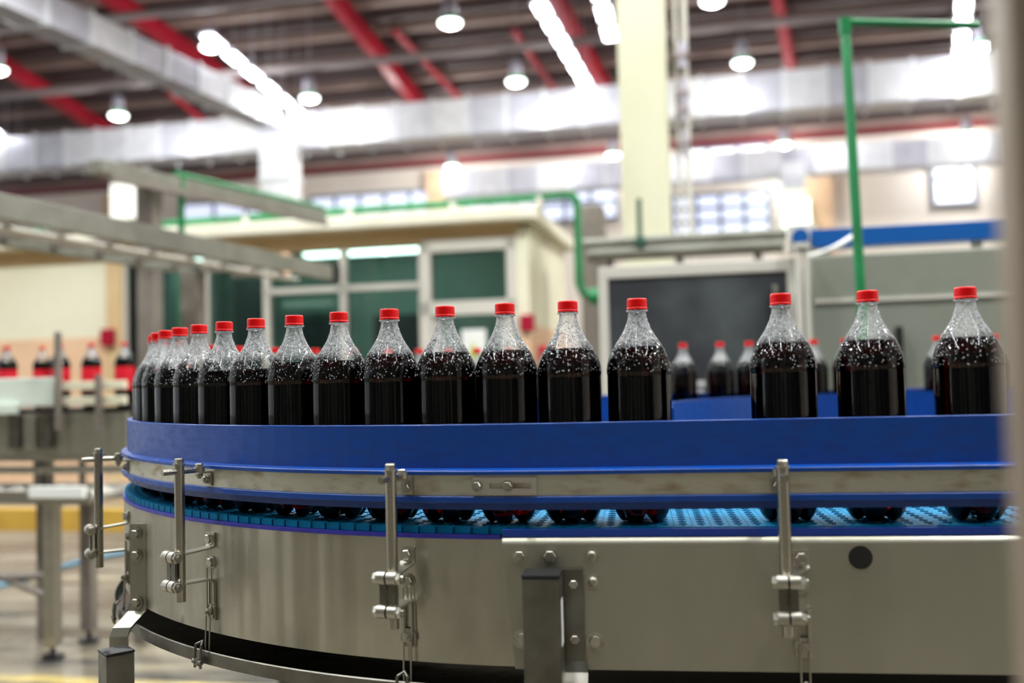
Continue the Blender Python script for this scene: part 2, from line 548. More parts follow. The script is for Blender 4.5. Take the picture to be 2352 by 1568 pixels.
def beam(name, a, b, w, h, m, label, cat, group=None):
    a, b = Vector(a), Vector(b)
    d = (b - a).normalized()
    sd = d.cross(Vector((0, 0, 1))).normalized()
    up = sd.cross(d)
    c = (a + b) / 2
    ln = (b - a).length
    t = min(w, h) * .16
    e = thing(name, label, cat, b, group)
    MB().box(c, d, sd, up, (ln, t, h)).build('web', m, e)
    MB().box(c - up * (h / 2), d, sd, up, (ln, w, t)).build('flange', m, e)
    MB().box(c + up * (h / 2), d, sd, up, (ln, w, t)).build('flange', m, e)
    return e

RB = [((265, 0), (561, 211)), ((27, 163), (232, 292)), ((770, 0), (962, 236)), ((1279, 0), (1392, 205)), ((1787, 0), (1818, 166))]
RBL = ['red roof beam lit pink by the long row of tubes beside it', 'red roof beam ending above the far grey duct end',
       'broad red roof beam between the two long rows of tubes', 'bright red roof beam just beside the second row of tubes',
       'red roof beam on the far side of the cream column']
for (a, b), lb in zip(RB, RBL):
    pa, pb = roof_hit(a[0], a[1], -.75), roof_hit(b[0], b[1], -.75)
    d = (pb - pa)
    beam('roof_beam', pa - d * .8, pb + d * .25, .34, .62, 'red_beam', lb, 'roof beam', 'red roof beams')
for a, b, lb in (((905, 70), (1052, 222), 'thin red roof brace beside the broad red beam'), ((1180, 70), (1272, 205), 'thin red roof brace beside the second strip light row'), ((385, 212), (468, 278), 'thin red roof brace passing under the silver branch duct')):
    pa, pb = roof_hit(a[0], a[1], -.5), roof_hit(b[0], b[1], -.5)
    e = MB().cyl(pa, pb, .13, 10).build('roof_brace', 'red_beam')
    tag(e, lb, 'roof brace')

# hanging grey pipes running across the hall
for (a, b, zz, rr, lb) in (((177, 50), (748, 5), 11.8, .13, 'grey pipe under the roof crossing above the branch duct'), ((0, 222), (1414, 88), 11.0, .15, 'long grey pipe under the roof crossing behind the hanging lamps'), ((0, 345), (560, 272), 10.4, .08, 'thin grey pipe close above the big cross duct')):
    pa = Vector(H(a[0], a[1], z=zz)); pb = Vector(H(b[0], b[1], v=pa.y))
    o = MB().cyl(W(pa.x - 6, pa.y, zz), W(pb.x + (12 if a[1] > 60 else 2), pa.y, zz), rr, 12).build('ceiling_pipe', 'pipe_grey')
    tag(o, lb, 'pipe')

# eave beam
o = MB().hbox(-44, 44, 45.4, 45.9, 10.6, 10.9).build('eave_beam', 'maroon'); tag(o, 'maroon steel beam along the top of the far wall', 'beam')
# far wall pilasters
for px, lb in ((1010, 'peach pilaster of the far wall behind the booth roof'), (1880, 'peach pilaster of the far wall beside the glowing green panel'), (270, 'peach pilaster of the far wall behind the pipe bridge')):
    p = H(px, 450, v=45.9)
    o = MB().hbox(p[0] - .55, p[0] + .55, 45.45, 46.0, FLOOR, 10.3).build('wall_pilaster', 'peach'); tag(o, lb, 'pilaster')

def window(n, x0, y0, x1, y1, m, nx, ny, label, v=45.85):
    a, b = H(x0, y1, v=v), H(x1, y0, v=v)
    u0, u1, z0, z1 = a[0], b[0], a[2], b[2]
    if u1 < u0: u0, u1 = u1, u0
    e = thing('window_%d' % n, label, 'window', W((u0 + u1) / 2, v, z0)); struct(e)
    for i in range(nx):
        for j in range(ny):
            uu0 = u0 + (u1 - u0) * i / nx; uu1 = u0 + (u1 - u0) * (i + 1) / nx
            zz0 = z0 + (z1 - z0) * j / ny; zz1 = z0 + (z1 - z0) * (j + 1) / ny
            MB().hbox(uu0 + .06, uu1 - .06, v + .02, v + .06, zz0 + .06, zz1 - .06).build('pane', m, e)
    f = MB()
    for i in range(nx + 1):
        uu = u0 + (u1 - u0) * i / nx
        f.hbox(uu - .08, uu + .08, v - .06, v + .12, z0 - .08, z1 + .08)
    for j in range(ny + 1):
        zz = z0 + (z1 - z0) * j / ny
        f.hbox(u0, u1, v - .05, v + .11, zz - .08, zz + .08)
    f.build('window_frame', 'window_bar', e)
window(1, 1548, 438, 1765, 545, 'daylight', 4, 3, 'tall barred daylight window right beside the cream column')
window(2, 2145, 345, 2235, 470, 'daylight_bright', 1, 2, 'narrow bright window at the end of the far wall')
window(3, 715, 435, 1000, 520, 'daylight', 5, 2, 'wide daylight window behind the booth roof')
window(4, 1070, 420, 1415, 520, 'daylight', 6, 2, 'wide daylight window between the pilaster and the cream column')
window(5, 420, 455, 640, 560, 'daylight', 3, 2, 'daylight window behind the overhead grey beam')
window(6, 1560, 330, 1760, 372, 'daylight_bright', 3, 1, 'low strip window above the second duct')
o = None
p0, p1 = H(1802, 520, v=44.5), H(1860, 452, v=44.5)
e = thing('lit_panel', 'pale green glowing panel on the far wall beside the barred window', 'light panel', W((p0[0] + p1[0]) / 2, 45, p0[2]))
MB().hbox(p0[0], p1[0], 44.9, 45.2, p0[2], p1[2]).build('screen', 'lit_green', e)
MB().hbox(p0[0] - .08, p1[0] + .08, 45.2, 45.45, p0[2] - .08, p1[2] + .08).build('frame', 'white', e)

# ------------------------------------------------------------------ air ducts, in sections with seams
def duct(name, a, b, w, h, label, sect=1.25, ends=None):
    a, b = Vector(a), Vector(b)
    d = (b - a).normalized()
    sd = d.cross(Vector((0, 0, 1))) if abs(d.z) < .9 else HU.copy()
    sd.normalize()
    up = sd.cross(d)
    n = max(2, int((b - a).length / sect))
    e = thing(name, label, 'air duct', (a + b) / 2)
    ln = (b - a).length / n
    rnd = random.Random(n)
    for k in range(n):
        c = a + d * (ln * (k + .5))
        MB().box(c, d, sd, up, (ln * .97, w, h * rnd.uniform(.97, 1.0)), .03).build('duct_section', 'duct%d' % rnd.choice((0, 0, 1, 1, 2, 3)), e)
        if k:
            c = a + d * (ln * k)
            MB().box(c, d, sd, up, (.12, w + .1, h + .1)).build('seam_flange', 'seam', e)
    if 'drop' in name:
        top = max(a.z, b.z); v_ = (a - ORG).dot(HV)
        MB().cyl((a.x, a.y, top - .1), (a.x, a.y, roof_z(v_) + .02), .03, 8).build('hanging_rod', 'pipe_grey', e)
    return e
pc = H(1000, 283, v=35.0)
duct('cross_duct', W(-32, 35.0, pc[2]), W(21.5, 35.0, pc[2]), 1.3, 1.36, 'big silver ribbed air duct crossing the hall under the roof', 1.35)
pc = H(1000, 430, v=43.0)
duct('cross_duct', W(-12, 43.0, pc[2]), W(21.5, 43.0, pc[2]), 1.2, 1.15, 'silver ribbed air duct along the far wall below the eave', 1.4)
zz = 9.45
a, b = HW(28, 0, z=zz), HW(618, 268, z=zz)
dd = (b - a)
duct('branch_duct', a - dd * .35, b, .85, .82, 'silver air duct coming forward from the big cross duct', 1.5)
p = H(645, 400, v=33.9)
duct('drop_duct', W(p[0], 33.88, 9.4), W(p[0], 33.88, 4.6), 1.25, .9, 'silver air duct dropping straight down from the cross duct', 1.4)
p = H(1825, 400, v=41)
duct('drop_duct', W(p[0], 41.94, 8.8), W(p[0], 41.94, 7.7), .9, .9, 'short silver duct stub hanging above the glowing green panel', 1.0)

# ------------------------------------------------------------------ lamps
def lamp_meshes():
    a = MB().lathe([(.0001, .66), (.17, .66), (.20, .63), (.205, .26), (.16, .20), (.0001, .20)], 20).mesh('housing')
    b = MB().lathe([(.15, .22), (.20, .18), (.26, .10), (.30, .02), (.31, .0), (.295, .0), (.25, .09), (.18, .17)], 24).mesh('reflector')
    c = MB().lathe([(.298, .0), (.28, -.05), (.20, -.09), (.08, -.115), (.0001, -.12)], 24).mesh('lens')
    d = MB().cyl((0, 0, 0), (0, 0, 1), .015, 6).mesh('rod')
    for me, mm in ((a, 'lamp_metal'), (b, 'lamp_rim'), (c, 'lamp_glow'), (d, 'lamp_metal')):
        me.materials.append(M[mm])
    return (('housing', a), ('reflector', b), ('lens', c), ('hanging_rod', d))
LM = lamp_meshes()
ld = bpy.data.lights.new('high_bay_light', 'AREA')
ld.shape = 'DISK'; ld.size = .5; ld.energy = LAMP_W; ld.color = (.98, 1.0, .97)
lf = bpy.data.lights.new('far_lamp_light', 'POINT'); lf.energy = FAR_W; lf.shadow_soft_size = .25; lf.color = ld.color
ln_ = lf.copy(); ln_.energy = FAR_W * .75
def high_bay(p, label, group, ld=ld):
    e = thing('high_bay_lamp', label, 'lamp', p, group)
    for nm, me in LM:
        o = put(nm, me, None, e, local=True)
        if nm == 'hanging_rod':
            o.location.z = .62
            o.scale.z = roof_z((Vector(p) - ORG).dot(HV)) - p[2] - .60
    l = bpy.data.objects.new('lamp_light', ld)
    col.objects.link(l); l.parent = e; l.location = (0, 0, -.17)
    return e
LZ = 10.0
LAMP_LB = ['just past the broad red beam, over the booth', 'touching the start of the long diagonal strip row', 'beside the end of the long diagonal strip row',
    'before the cross duct, near the brace under the branch duct', 'beside the thin red brace next to the second strip row', 'beside the red beam past the cream column',
    'below the cross duct, over the barred window', 'below the cross duct, before the pilaster behind the booth', 'below the cross duct, over the bright narrow window',
    'close past the cream column near the roof', 'below the cross duct, partly behind the cream column', 'next to the strip row above the green pipe arm', 'beside the red beam above the far duct end']
for (px, py), lb in zip(((1034, 52), (483, 108), (711, 225), (272, 265), (1185, 187), (1705, 144), (1800, 332), (1038, 383), (2220, 308), (1636, 2), (1408, 356), (2256, 108), (-8, 160)), LAMP_LB):
    z = 11.3 if px == 483 else LZ
    high_bay(HW(px, py, z=z), 'glowing high bay lamp ' + lb, 'high bay lamps under the roof', lf if py > 290 else ln_)
for u in (-19, -13, -7, -1, 5, 11):  # hidden row added to brighten the rear cross duct
    high_bay(W(u, 38.3, LZ + .45), 'high bay lamp added between the two cross ducts to brighten the rear one', 'added high bay lamps between the ducts', lf)
for u in (-13, -4.5, 4, 12.5):
    for v in (1.0, 9.0, 17.5):
        high_bay(W(u, v, LZ), 'silver bell shaped high bay lamp hanging over the bottling line', 'high bay lamps over the line')

TL = MB().box((0, 0, .05), (1, 0, 0), (0, 1, 0), (0, 0, 1), (1.0, .44, .08), .01).mesh('tray'); TL.materials.append(M['lamp_metal'])
TT = MB().box((0, 0, -.02), (1, 0, 0), (0, 1, 0), (0, 0, 1), (.94, .36, .06), .02).mesh('tube'); TT.materials.append(M['tube_glow'])
TF = TT.copy(); TF.materials.clear(); TF.materials.append(M['far_tube'])
def strip(a, b, n, z, label, group):
    pa, pb = HW(a[0], a[1], z=z), HW(b[0], b[1], z=z)
    d = pb - pa
    ln = d.length / max(1, n - 1)
    for k in range(n):
        p = pa + d * (k / max(1, n - 1))
        e = thing('strip_light', label, 'strip light', p, group, math.atan2(d.y, d.x))
        t = put('tray', TL, None, e, local=True); t.scale.x = ln * .94
        t = put('tube', TF, None, e, local=True); t.scale.x = ln * .66
        t = put('hanging_rod', LM[3][1], None, e, local=True); t.location.z = .08; t.scale.z = roof_z((p - ORG).dot(HV)) - p.z - .06
strip((492, 95), (684, 257), 6, 10.6, 'white glowing strip light in the row beside the pink lit beam', 'strip lights in the long diagonal row')
strip((1246, 22), (1354, 208), 7, 10.6, 'white glowing strip light in the row beside the bright red beam', 'strip lights beside the bright red beam')
strip((1375, -20), (1400, 76), 3, 10.6, 'white glowing strip light half hidden by the cream column', 'strip lights next to the cream column')
strip((2216, -30), (2205, 148), 6, 10.6, 'white glowing strip light in the row above the green pipe end', 'strip lights above the green pipe')
for u in (-7.5, -1.0, 6.0):
    for k in range(6):
        p = W(u, -5 + k * 2.6, 9.2)
        e = thing('strip_light', 'white glowing strip light in a long row over the bottling line', 'strip light', p, 'strip lights over the line', math.atan2(HV.y, HV.x))
        t = put('tray', TL, None, e, local=True); t.scale.x = 2.4
        t = put('tube', TT, None, e, local=True); t.scale.x = 2.4
        t = put('hanging_rod', LM[3][1], None, e, local=True); t.location.z = .08; t.scale.z = roof_z((p - ORG).dot(HV)) - p.z - .06
strip((-20, 298), (44, 342), 3, 10.6, 'white glowing strip light at the near end of the cross duct', 'strip lights at the duct end')

# ------------------------------------------------------------------ cream column with its pipes
a, b = H(1424, 300, v=9.8), H(1532, 300, v=9.8)
cu0, cu1 = a[0], b[0]
e = thing('concrete_column', 'thick cream painted column rising to the roof', 'column', W((cu0 + cu1) / 2, 10.05, FLOOR))
MB().hbox(cu0, cu1, 9.8, 9.8 + (cu1 - cu0), FLOOR, roof_z(10) - .1, .02).build('shaft', 'column', e)
MB().hbox(cu0 - .06, cu1 + .06, 9.74, 9.86 + (cu1 - cu0), FLOOR, FLOOR + .25, .01).build('plinth', 'column', e)
e = thing('conduit_run', 'grey vertical conduit with valves on the side of the cream column', 'pipe', W(cu1 + .1, 10.1, FLOOR))
q = MB()
for du, rr in ((.10, .022), (.19, .03)):
    MB().cyl(W(cu1 + du, 10.05, FLOOR), W(cu1 + du, 10.05, 9), rr, 10).build('conduit', 'grey_frame', e)
for py, s_ in ((130, .10), (215, .09), (255, .07), (330, .06)):
    p = H(1568, py, v=10.0)
    MB().cyl(W(cu1 + .09, 9.98, p[2]), W(cu1 + .22, 9.98, p[2]), s_ * .6, 12).build('valve', 'pipe_grey', e)
    MB().cyl(W(cu1 + .16, 9.98, p[2] - .12), W(cu1 + .16, 9.98, p[2] + .14), s_ * .5, 12).build('valve_body', 'lamp_metal', e)

# ------------------------------------------------------------------ office booth
BV = 10.0
def bu(px, py=600): return H(px, py, v=BV)[0]
def bz(px, py): return H(px, py, v=BV)[2]
ux0, ux1 = bu(-220), bu(1192)
zt = bz(900, 500)                                     # roof edge
e = thing('office_booth', 'cream office booth with dark glazed front and flat overhanging roof', 'booth', W((ux0 + ux1) / 2, BV + 1.2, FLOOR))
zf1 = bz(900, 497); zf0 = bz(900, 527); zh = bz(900, 566)
MB().hbox(ux0 - .3, ux1 + .22, BV - .22, BV + 2.6, zf0, zf1, .02).build('roof', 'cream_trim', e)
MB().hbox(ux0, ux1, BV + .0, BV + .14, zh, zf0).build('lintel', 'tan', e)
zs = FLOOR + .95
# left solid wall
g0, g1 = bu(246), bu(282)
MB().hbox(ux0, g0, BV, BV + .12, bz(200, 775), zh).build('wall_panel', 'cream', e)
MB().hbox(ux0, g0, BV - .01, BV + .13, FLOOR, bz(200, 775)).build('lower_wall', 'peach', e)
MB().hbox(g0, g1, BV - .03, BV + .15, FLOOR, zh).build('pilaster', 'tan', e)
# glazing: frames then panes
d0 = bu(968)
zc = bz(700, 800)
mull = [bu(282), bu(470), bu(610), bu(786), d0]
zb = FLOOR + .75
MB().hbox(g1, d0, BV - .01, BV + .13, FLOOR, zb).build('lower_wall', 'peach', e)
for i in range(4):
    MB().hbox(mull[i] + .03, mull[i + 1] - .03, BV + .05, BV + .06, zb, zh).build('pane', 'pane', e)
for i, mu_ in enumerate(mull):
    MB().hbox(mu_ - .035, mu_ + .035, BV + .0, BV + .11, zb, zh).build('mullion', 'grey_frame', e)
MB().hbox(mull[2], d0, BV + .0, BV + .11, bz(700, 668) - .02, bz(700, 668) + .04).build('transom', 'grey_frame', e)
MB().hbox(g1, d0, BV + .0, BV + .11, zb - .05, zb + .03).build('sill', 'grey_frame', e)
# door unit with a fanlight
d1 = bu(1186)
dr = MB().hbox(d0, d0 + .10, BV - .03, BV + .12, FLOOR, bz(1080, 552))
dr.hbox(d1 - .10, d1, BV - .03, BV + .12, FLOOR, bz(1080, 552)); dr.hbox(d0, d1, BV - .03, BV + .12, bz(1080, 575), bz(1080, 548))
dr.hbox(d0, d1, BV - .03, BV + .12, bz(1080, 722), bz(1080, 690))
dr.build('door_frame', 'grey_frame', e)
MB().hbox(d0 + .10, d1 - .10, BV + .05, BV + .06, bz(1080, 690), bz(1080, 575)).build('fanlight', 'pane', e)
dl = MB().hbox(d0 + .10, d0 + .18, BV + .02, BV + .08, FLOOR + .02, bz(1080, 722)).hbox(d1 - .18, d1 - .10, BV + .02, BV + .08, FLOOR + .02, bz(1080, 722)).hbox(d0 + .1, d1 - .1, BV + .02, BV + .08, FLOOR + .02, FLOOR + .9)
dl.build('door', 'grey_frame', e)
MB().hbox(d0 + .18, d1 - .18, BV + .045, BV + .055, FLOOR + .9, bz(1080, 722)).build('door_pane', 'pane', e)
# right pier and receding side wall
MB().hbox(d1, ux1 + .10, BV - .02, BV + .20, bz(1190, 770), zh + .1).build('corner_pier', 'cream', e)
MB().hbox(d1, ux1 + .10, BV - .03, BV + .21, FLOOR, bz(1190, 770)).build('corner_base', 'peach', e)
MB().hbox(ux1, ux1 + .10, BV + .2, BV + 2.4, bz(1190, 745), zf0).build('side_wall', 'cream', e)
MB().hbox(ux1, ux1 + .11, BV + .2, BV + 2.4, FLOOR, bz(1190, 745)).build('side_base', 'peach', e)
MB().hbox(ux0, ux1, BV + 2.3, BV + 2.4, FLOOR, zf0).build('rear_wall', 'room', e)
MB().hbox(g1, g1 + .05, BV + .15, BV + 2.3, FLOOR, zf0).build('inner_partition', 'room', e)
# fittings glimpsed inside
for (x0, x1, y0, y1, mm, dv) in ((300, 330, 610, 800, 'white', 1.5), (380, 420, 640, 690, 'white', 1.8), (650, 760, 690, 705, 'white_green', 1.9),
                                 (690, 780, 730, 850, 'inside_dark', 1.6), (860, 960, 720, 850, 'inside_dark', 1.4), (540, 600, 640, 850, 'inside_dark', 1.9)):
    a, b = H(x0, y1, v=BV + dv), H(x1, y0, v=BV + dv)
    MB().hbox(a[0], b[0], BV + dv, BV + dv + .2, max(a[2], FLOOR), b[2]).build('inside_fitting', mm, e)
for px in (420, 700, 900):  # lamps added to brighten the booth interior
    u = bu(px)
    o = MB().hbox(u - .5, u + .5, BV + 1.1, BV + 1.3, zf0 - .08, zf0 - .01).build('fill_lamp', 'booth_fill', e)
# things fixed to the booth
def plate(name, x0, y0, x1, y1, v, th, m, label, cat, group=None):
    a, b = H(x0, y1, v=v), H(x1, y0, v=v)
    o = MB().hbox(a[0], b[0], v - th, v, a[2], b[2], min(.012, th / 3)).build(name, m)
    tag(o, label, cat, group)
    return o
plate('alarm_box', 1197, 722, 1228, 762, BV - .02, .07, 'sign_red', 'crimson square alarm box on the booth corner pier', 'alarm box')
plate('alarm_box', 1238, 792, 1262, 835, BV - .02, .07, 'sign_red', 'crimson alarm box low down beside the dark cabinet', 'alarm box')
plate('alarm_box', 238, 755, 266, 795, BV - .03, .07, 'sign_red', 'crimson alarm box on the tan booth pilaster', 'alarm box')
nt_ = thing('door_notice', 'white notice with a yellow warning triangle on the booth door', 'notice', HW(1090, 790, v=BV))
a, b = H(1062, 832, v=BV - .0), H(1116, 755, v=BV - .0)
MB().hbox(a[0], b[0], BV - .012, BV + .0, a[2], b[2]).build('sheet', 'white', nt_)
cu = (a[0] + b[0]) / 2
tri = MB()
za = a[2] + .03
tri.geom([W(cu - .09, BV - .016, za), W(cu + .09, BV - .016, za), W(cu, BV - .016, za + .17), W(cu - .09, BV - .013, za), W(cu + .09, BV - .013, za), W(cu, BV - .013, za + .17)],
         [(0, 1, 2), (5, 4, 3), (0, 3, 4, 1), (1, 4, 5, 2), (2, 5, 3, 0)])
tri.build('warning_triangle', 'olive', nt_)

# green pipe over the booth, turning down at its corner
pz = bz(1000, 464)
cux = bu(1322, 470)
e = thing('green_pipe', 'green painted pipe running over the booth roof and down its corner', 'pipe', W(cux, BV, zf1))
pts = [W(ux0, BV + .1, pz - .06), W(cux - .06, BV + .1, pz), W(cux, BV + .1, pz - .06), W(cux, BV + .1, bz(1325, 648)), W(cux + .04, BV + .1, bz(1325, 672)), W(cux + .14, BV + .1, bz(1325, 680))]
MB().tube(pts, .045, 12).build('pipe', 'green', e)
for px in (560, 800, 1040, 1240):
    u = bu(px)
    MB().hbox(u - .03, u + .03, BV + .04, BV + .16, zf1, pz).build('pipe_support', 'grey_frame', e)
MB().cyl(W(cux + .10, BV + .1, bz(1325, 680)), W(cux + .26, BV + .1, bz(1325, 680)), .085, 14).build('flange', 'green', e)
a, b = H(1334, 640, v=10.6), H(1382, 468, v=10.6)
o = MB().hbox(a[0], b[0], 10.6, 11.0, FLOOR, b[2], .02).build('service_riser', 'post_grey'); tag(o, 'dark grey service riser behind the green downpipe', 'riser')

# ------------------------------------------------------------------ machines behind the line on the right
CV = 5.3
def box_px(x0, y0, x1, y1, v):
    ym, xm = (y0 + y1) / 2, (x0 + x1) / 2
    return H(x0, ym, v=v)[0], H(x1, ym, v=v)[0], H(xm, max(y0, y1), v=v)[2], H(xm, min(y0, y1), v=v)[2]
e = thing('control_cabinet', 'dark doored control cabinet in a pale grey frame', 'cabinet', W(H(1600, 700, v=CV)[0], CV + .3, FLOOR))
u0, u1, _, z1 = box_px(1378, 900, 1832, 604, CV)
MB().hbox(u0, u1, CV + .03, CV + .6, FLOOR + .1, z1 - .01).build('body', 'grey_frame', e)
du0, du1, _, dz1 = box_px(1400, 900, 1812, 632, CV)
MB().hbox(du0, du1, CV - .01, CV + .03, FLOOR + .2, dz1, .006).build('door', 'dark_door', e)
fr = MB().hbox(u0, du0, CV - .02, CV + .04, FLOOR, z1, .006).hbox(du1, u1, CV - .02, CV + .04, FLOOR, z1, .006).hbox(u0, u1, CV - .021, CV + .04, dz1, z1, .006)
fr.build('frame', 'grey_frame', e)
hz = H(1780, 700, v=CV)
MB().hbox(hz[0] - .012, hz[0] + .012, CV - .05, CV - .01, hz[2] - .12, hz[2] + .1, .004).build('handle', 'steel', e)

TV = 5.0
e = thing('rinse_tunnel', 'dull stainless machine housing standing beside the dark cabinet', 'machine', W(H(2080, 700, v=TV)[0], TV + .3, FLOOR))
u0, u1, _, z1 = box_px(1868, 900, 2420, 574, TV)
zs1 = H(2144, 682, v=TV)[2]; tz1 = z1
MB().hbox(u0, u1, TV, TV + .7, zs1 + .006, z1, .008).build('upper_panel', 'tank', e)
MB().hbox(u0, u1, TV, TV + .7, FLOOR + .1, zs1 - .006, .008).build('lower_panel', 'tank', e)
MB().hbox(u0 + .01, u1 - .01, TV - .012, TV + .69, zs1 - .008, zs1 + .008).build('seam_trim', 'grey_frame', e)
MB().hbox(u0 + .02, u1 - .02, TV + .02, TV + .68, FLOOR, FLOOR + .1).build('plinth', 'black', e)
q = H(2066, 760, v=TV - .04)
MB().hbox(q[0] - .014, q[0] + .014, TV - .05, TV, H(2066, 890, v=TV)[2], H(2066, 750, v=TV)[2], .004).build('handle', 'black', e)
# frame post between cabinet and tunnel
u0, u1, _, z1 = box_px(1832, 900, 1862, 560, 4.9)
e = thing('frame_post', 'pale steel frame post between the cabinet and the machine housing', 'post', W((u0 + u1) / 2, 4.93, FLOOR))
MB().hbox(u0, u0 + (u1 - u0) * .42, 4.88, 4.95, FLOOR, z1, .004).build('upright', 'grey_frame', e)
MB().hbox(u0 + (u1 - u0) * .62, u1, 4.88, 4.95, FLOOR, z1, .004).build('upright', 'grey_frame', e)
MB().hbox(u0, u1, 4.87, 4.96, z1 - .02, z1 + .005).build('cap_plate', 'grey_frame', e)

# blue overhead beam with a round end
BBV = 5.2
u0, u1, z0, z1 = box_px(1862, 556, 2420, 512, BBV)
e = thing('blue_beam', 'royal blue box beam over the stainless machine housing', 'beam', W((u0 + u1) / 2, BBV, z0))
MB().hbox(u0, u1, BBV, BBV + .12, z0, z1, .006).build('beam', 'royal', e)
q = H(1838, 545, v=BBV)
MB().cyl(W(q[0], BBV - .02, q[2]), W(q[0], BBV + .12, q[2]), .042, 20).build('end_roller', 'royal', e)
MB().hbox(q[0] - .06, q[0] + .08, BBV + .005, BBV + .13, q[2] - .07, q[2] + .07, .01).build('end_bracket', 'grey_frame', e)
for px in (1900, 2250):
    q2 = H(px, 560, v=BBV)
    MB().hbox(q2[0] - .02, q2[0] + .02, BBV + .03, BBV + .09, tz1, z0).build('stay', 'grey_frame', e)
pts = []
for k in range(9):
    t = k / 8
    px, py = 1850 + t * 112, 590 - t * 50 - math.sin(t * PI) * -8
    pts.append(HW(px, py, v=5.1 - .1 * math.sin(t * PI)))
o = MB().tube(pts, .011, 8).build('cable', 'white'); tag(o, 'pale cable looping from the blue beam to the frame post', 'cable')
# grey service pipes behind the cabinet
GV = 8.2
for (x0, x1, y, r, lb) in ((1340, 1840, 547, .045, 'grey horizontal pipe passing in front of the cream column'), (1350, 1800, 573, .06, 'lower grey horizontal pipe behind the dark cabinet')):
    a, b = H(x0, y, v=GV), H(x1, y, v=GV)
    zz = H(1600, y, v=GV)[2]
    e = thing('service_pipe', lb, 'pipe', W((a[0] + b[0]) / 2, GV, zz))
    MB().cyl(W(a[0], GV, zz), W(b[0], GV, zz), r, 12).build('pipe', 'beam_grey', e)
    for px in (1400, 1560, 1740):
        q = H(px, y, v=GV)
        MB().hbox(q[0] - .03, q[0] + .03, GV - .03, GV + .03, FLOOR, zz).build('support', 'post_grey', e)
q = H(1470, 555, v=GV - .05)
o = MB().cyl(W(q[0], GV - .05, q[2]), W(q[0], GV - .05, H(1470, 458, v=GV)[2]), .022, 10).cyl(W(q[0], GV - .05, q[2] - .03), W(q[0], GV - .05, q[2] + .03), .045, 12).build('valve_stem', 'dark_green')
tag(o, 'dark green valve stem standing before the cream column', 'valve')

# green pipe frame: leaning post and top arm
pA, pB = HW(1978, 690, v=4.1), HW(1941, 62, v=4.25)
pb2 = pA + (pA - pB) * ((pA.z - FLOOR) / (pB.z - pA.z))
e = thing('green_pipe_gallows', 'thin green pipe gallows with a long arm towards the strip lights', 'gallows', pb2)
MB().cyl(pb2, pB, .020, 14).build('post', 'green', e)
pC = HW(2250, 58, v=4.25)
MB().cyl(pB + Vector((0, 0, .02)), pC, .016, 12).build('arm', 'green', e)
MB().cyl(pB - Vector((0, 0, .03)), pB + Vector((0, 0, .035)), .026, 14).build('elbow', 'green', e)

# ------------------------------------------------------------------ overhead grey structure on the left
zA = CAM.z + .90
a, b = HW(-60, 462, z=zA), HW(765, 628, z=zA)
dA = (b - a).normalized()
sA = dA.cross(Vector((0, 0, 1))).normalized()
e = thing('overhead_conveyor_frame', 'grey overhead conveyor frame with rungs crossing the booth front', 'frame', Vector((((a + b) / 2).x, ((a + b) / 2).y, FLOOR)))
ln = (b - a).length
def lbox(p, ln_, w, h): return MB().box(p, dA, sA, (0, 0, 1), (ln_, w, h), .006)
lbox((a + b) / 2, ln, .05, .125).build('side_beam', 'beam_grey', e)
lbox((a + b) / 2 - sA * .75 - dA * .9, ln, .05, .10).build('side_beam', 'beam_grey', e)
for k in range(9):
    p = a + dA * (ln * (k + .3) / 9) - sA * .38
    MB().box(p, sA, dA, (0, 0, 1), (.75, .05, .03)).build('rung', 'post_grey', e)
lbox((a + b) / 2 - sA * .37 + Vector((0, 0, -.03)), ln, .12, .02).build('wear_rail', 'grey_frame', e)
q = HW(443, 600, v=6.45)
MB().box((q.x, q.y, (FLOOR + zA - .06) / 2), HU, HV, (0, 0, 1), (.13, .13, zA - .06 - FLOOR), .006).build('post', 'post_grey', e)
MB().box(b + Vector((0, 0, .0)), dA, sA, (0, 0, 1), (.10, .09, .15), .008).build('end_cap', 'black', e)
MB().box(HW(648, 606, z=zA) - sA * -.03, dA, sA, (0, 0, 1), (.10, .03, .16)).build('joint_sleeve', 'peach', e)

zB = CAM.z + 1.72
a, b = HW(215, 382, z=zB), HW(735, 496, z=zB)
e = thing('pipe_bridge', 'upper grey pipe bridge beam with a green pipe along it', 'beam', Vector((((a + b) / 2).x, ((a + b) / 2).y, FLOOR)))
dB = (b - a).normalized(); sB = dB.cross(Vector((0, 0, 1))).normalized()
MB().box((a + b) / 2, dB, sB, (0, 0, 1), ((b - a).length, .16, .10), .006).build('beam', 'beam_grey', e)
MB().box((a + b) / 2 + sB * .12 + Vector((0, 0, -.09)), dB, sB, (0, 0, 1), ((b - a).length * .96, .05, .05)).build('lower_channel', 'post_grey', e)
q = HW(342, 415, z=zB)
MB().box((q.x, q.y, (FLOOR + zB - .05) / 2), HU, HV, (0, 0, 1), (.15, .15, zB - .05 - FLOOR), .006).build('post', 'post_grey', e)
c0, c1 = a + dB * ((b - a).length * .28), b
MB().cyl(c0 + Vector((0, 0, .075)) + sB * .05, c1 + Vector((0, 0, .075)) + sB * .05, .025, 10).build('green_line', 'green', e)
g = a + dB * ((b - a).length * .30) + sB * .06
MB().cyl((g.x, g.y, zB + .06), (g.x, g.y, FLOOR), .028, 10).build('green_drop', 'green', e)
# white panel behind the bridge post
a, b = H(258, 505, v=12.8), H(312, 420, v=12.8)
e = thing('white_panel', 'white panel standing up behind the pipe bridge post', 'panel', W((a[0] + b[0]) / 2, 12.8, FLOOR))
MB().hbox(a[0], b[0], 12.75, 12.85, a[2], b[2], .01).build('board', 'white', e)
MB().hbox(a[0] + .08, b[0] - .08, 12.86, 12.92, FLOOR, b[2] - .05).build('stand', 'post_grey', e)

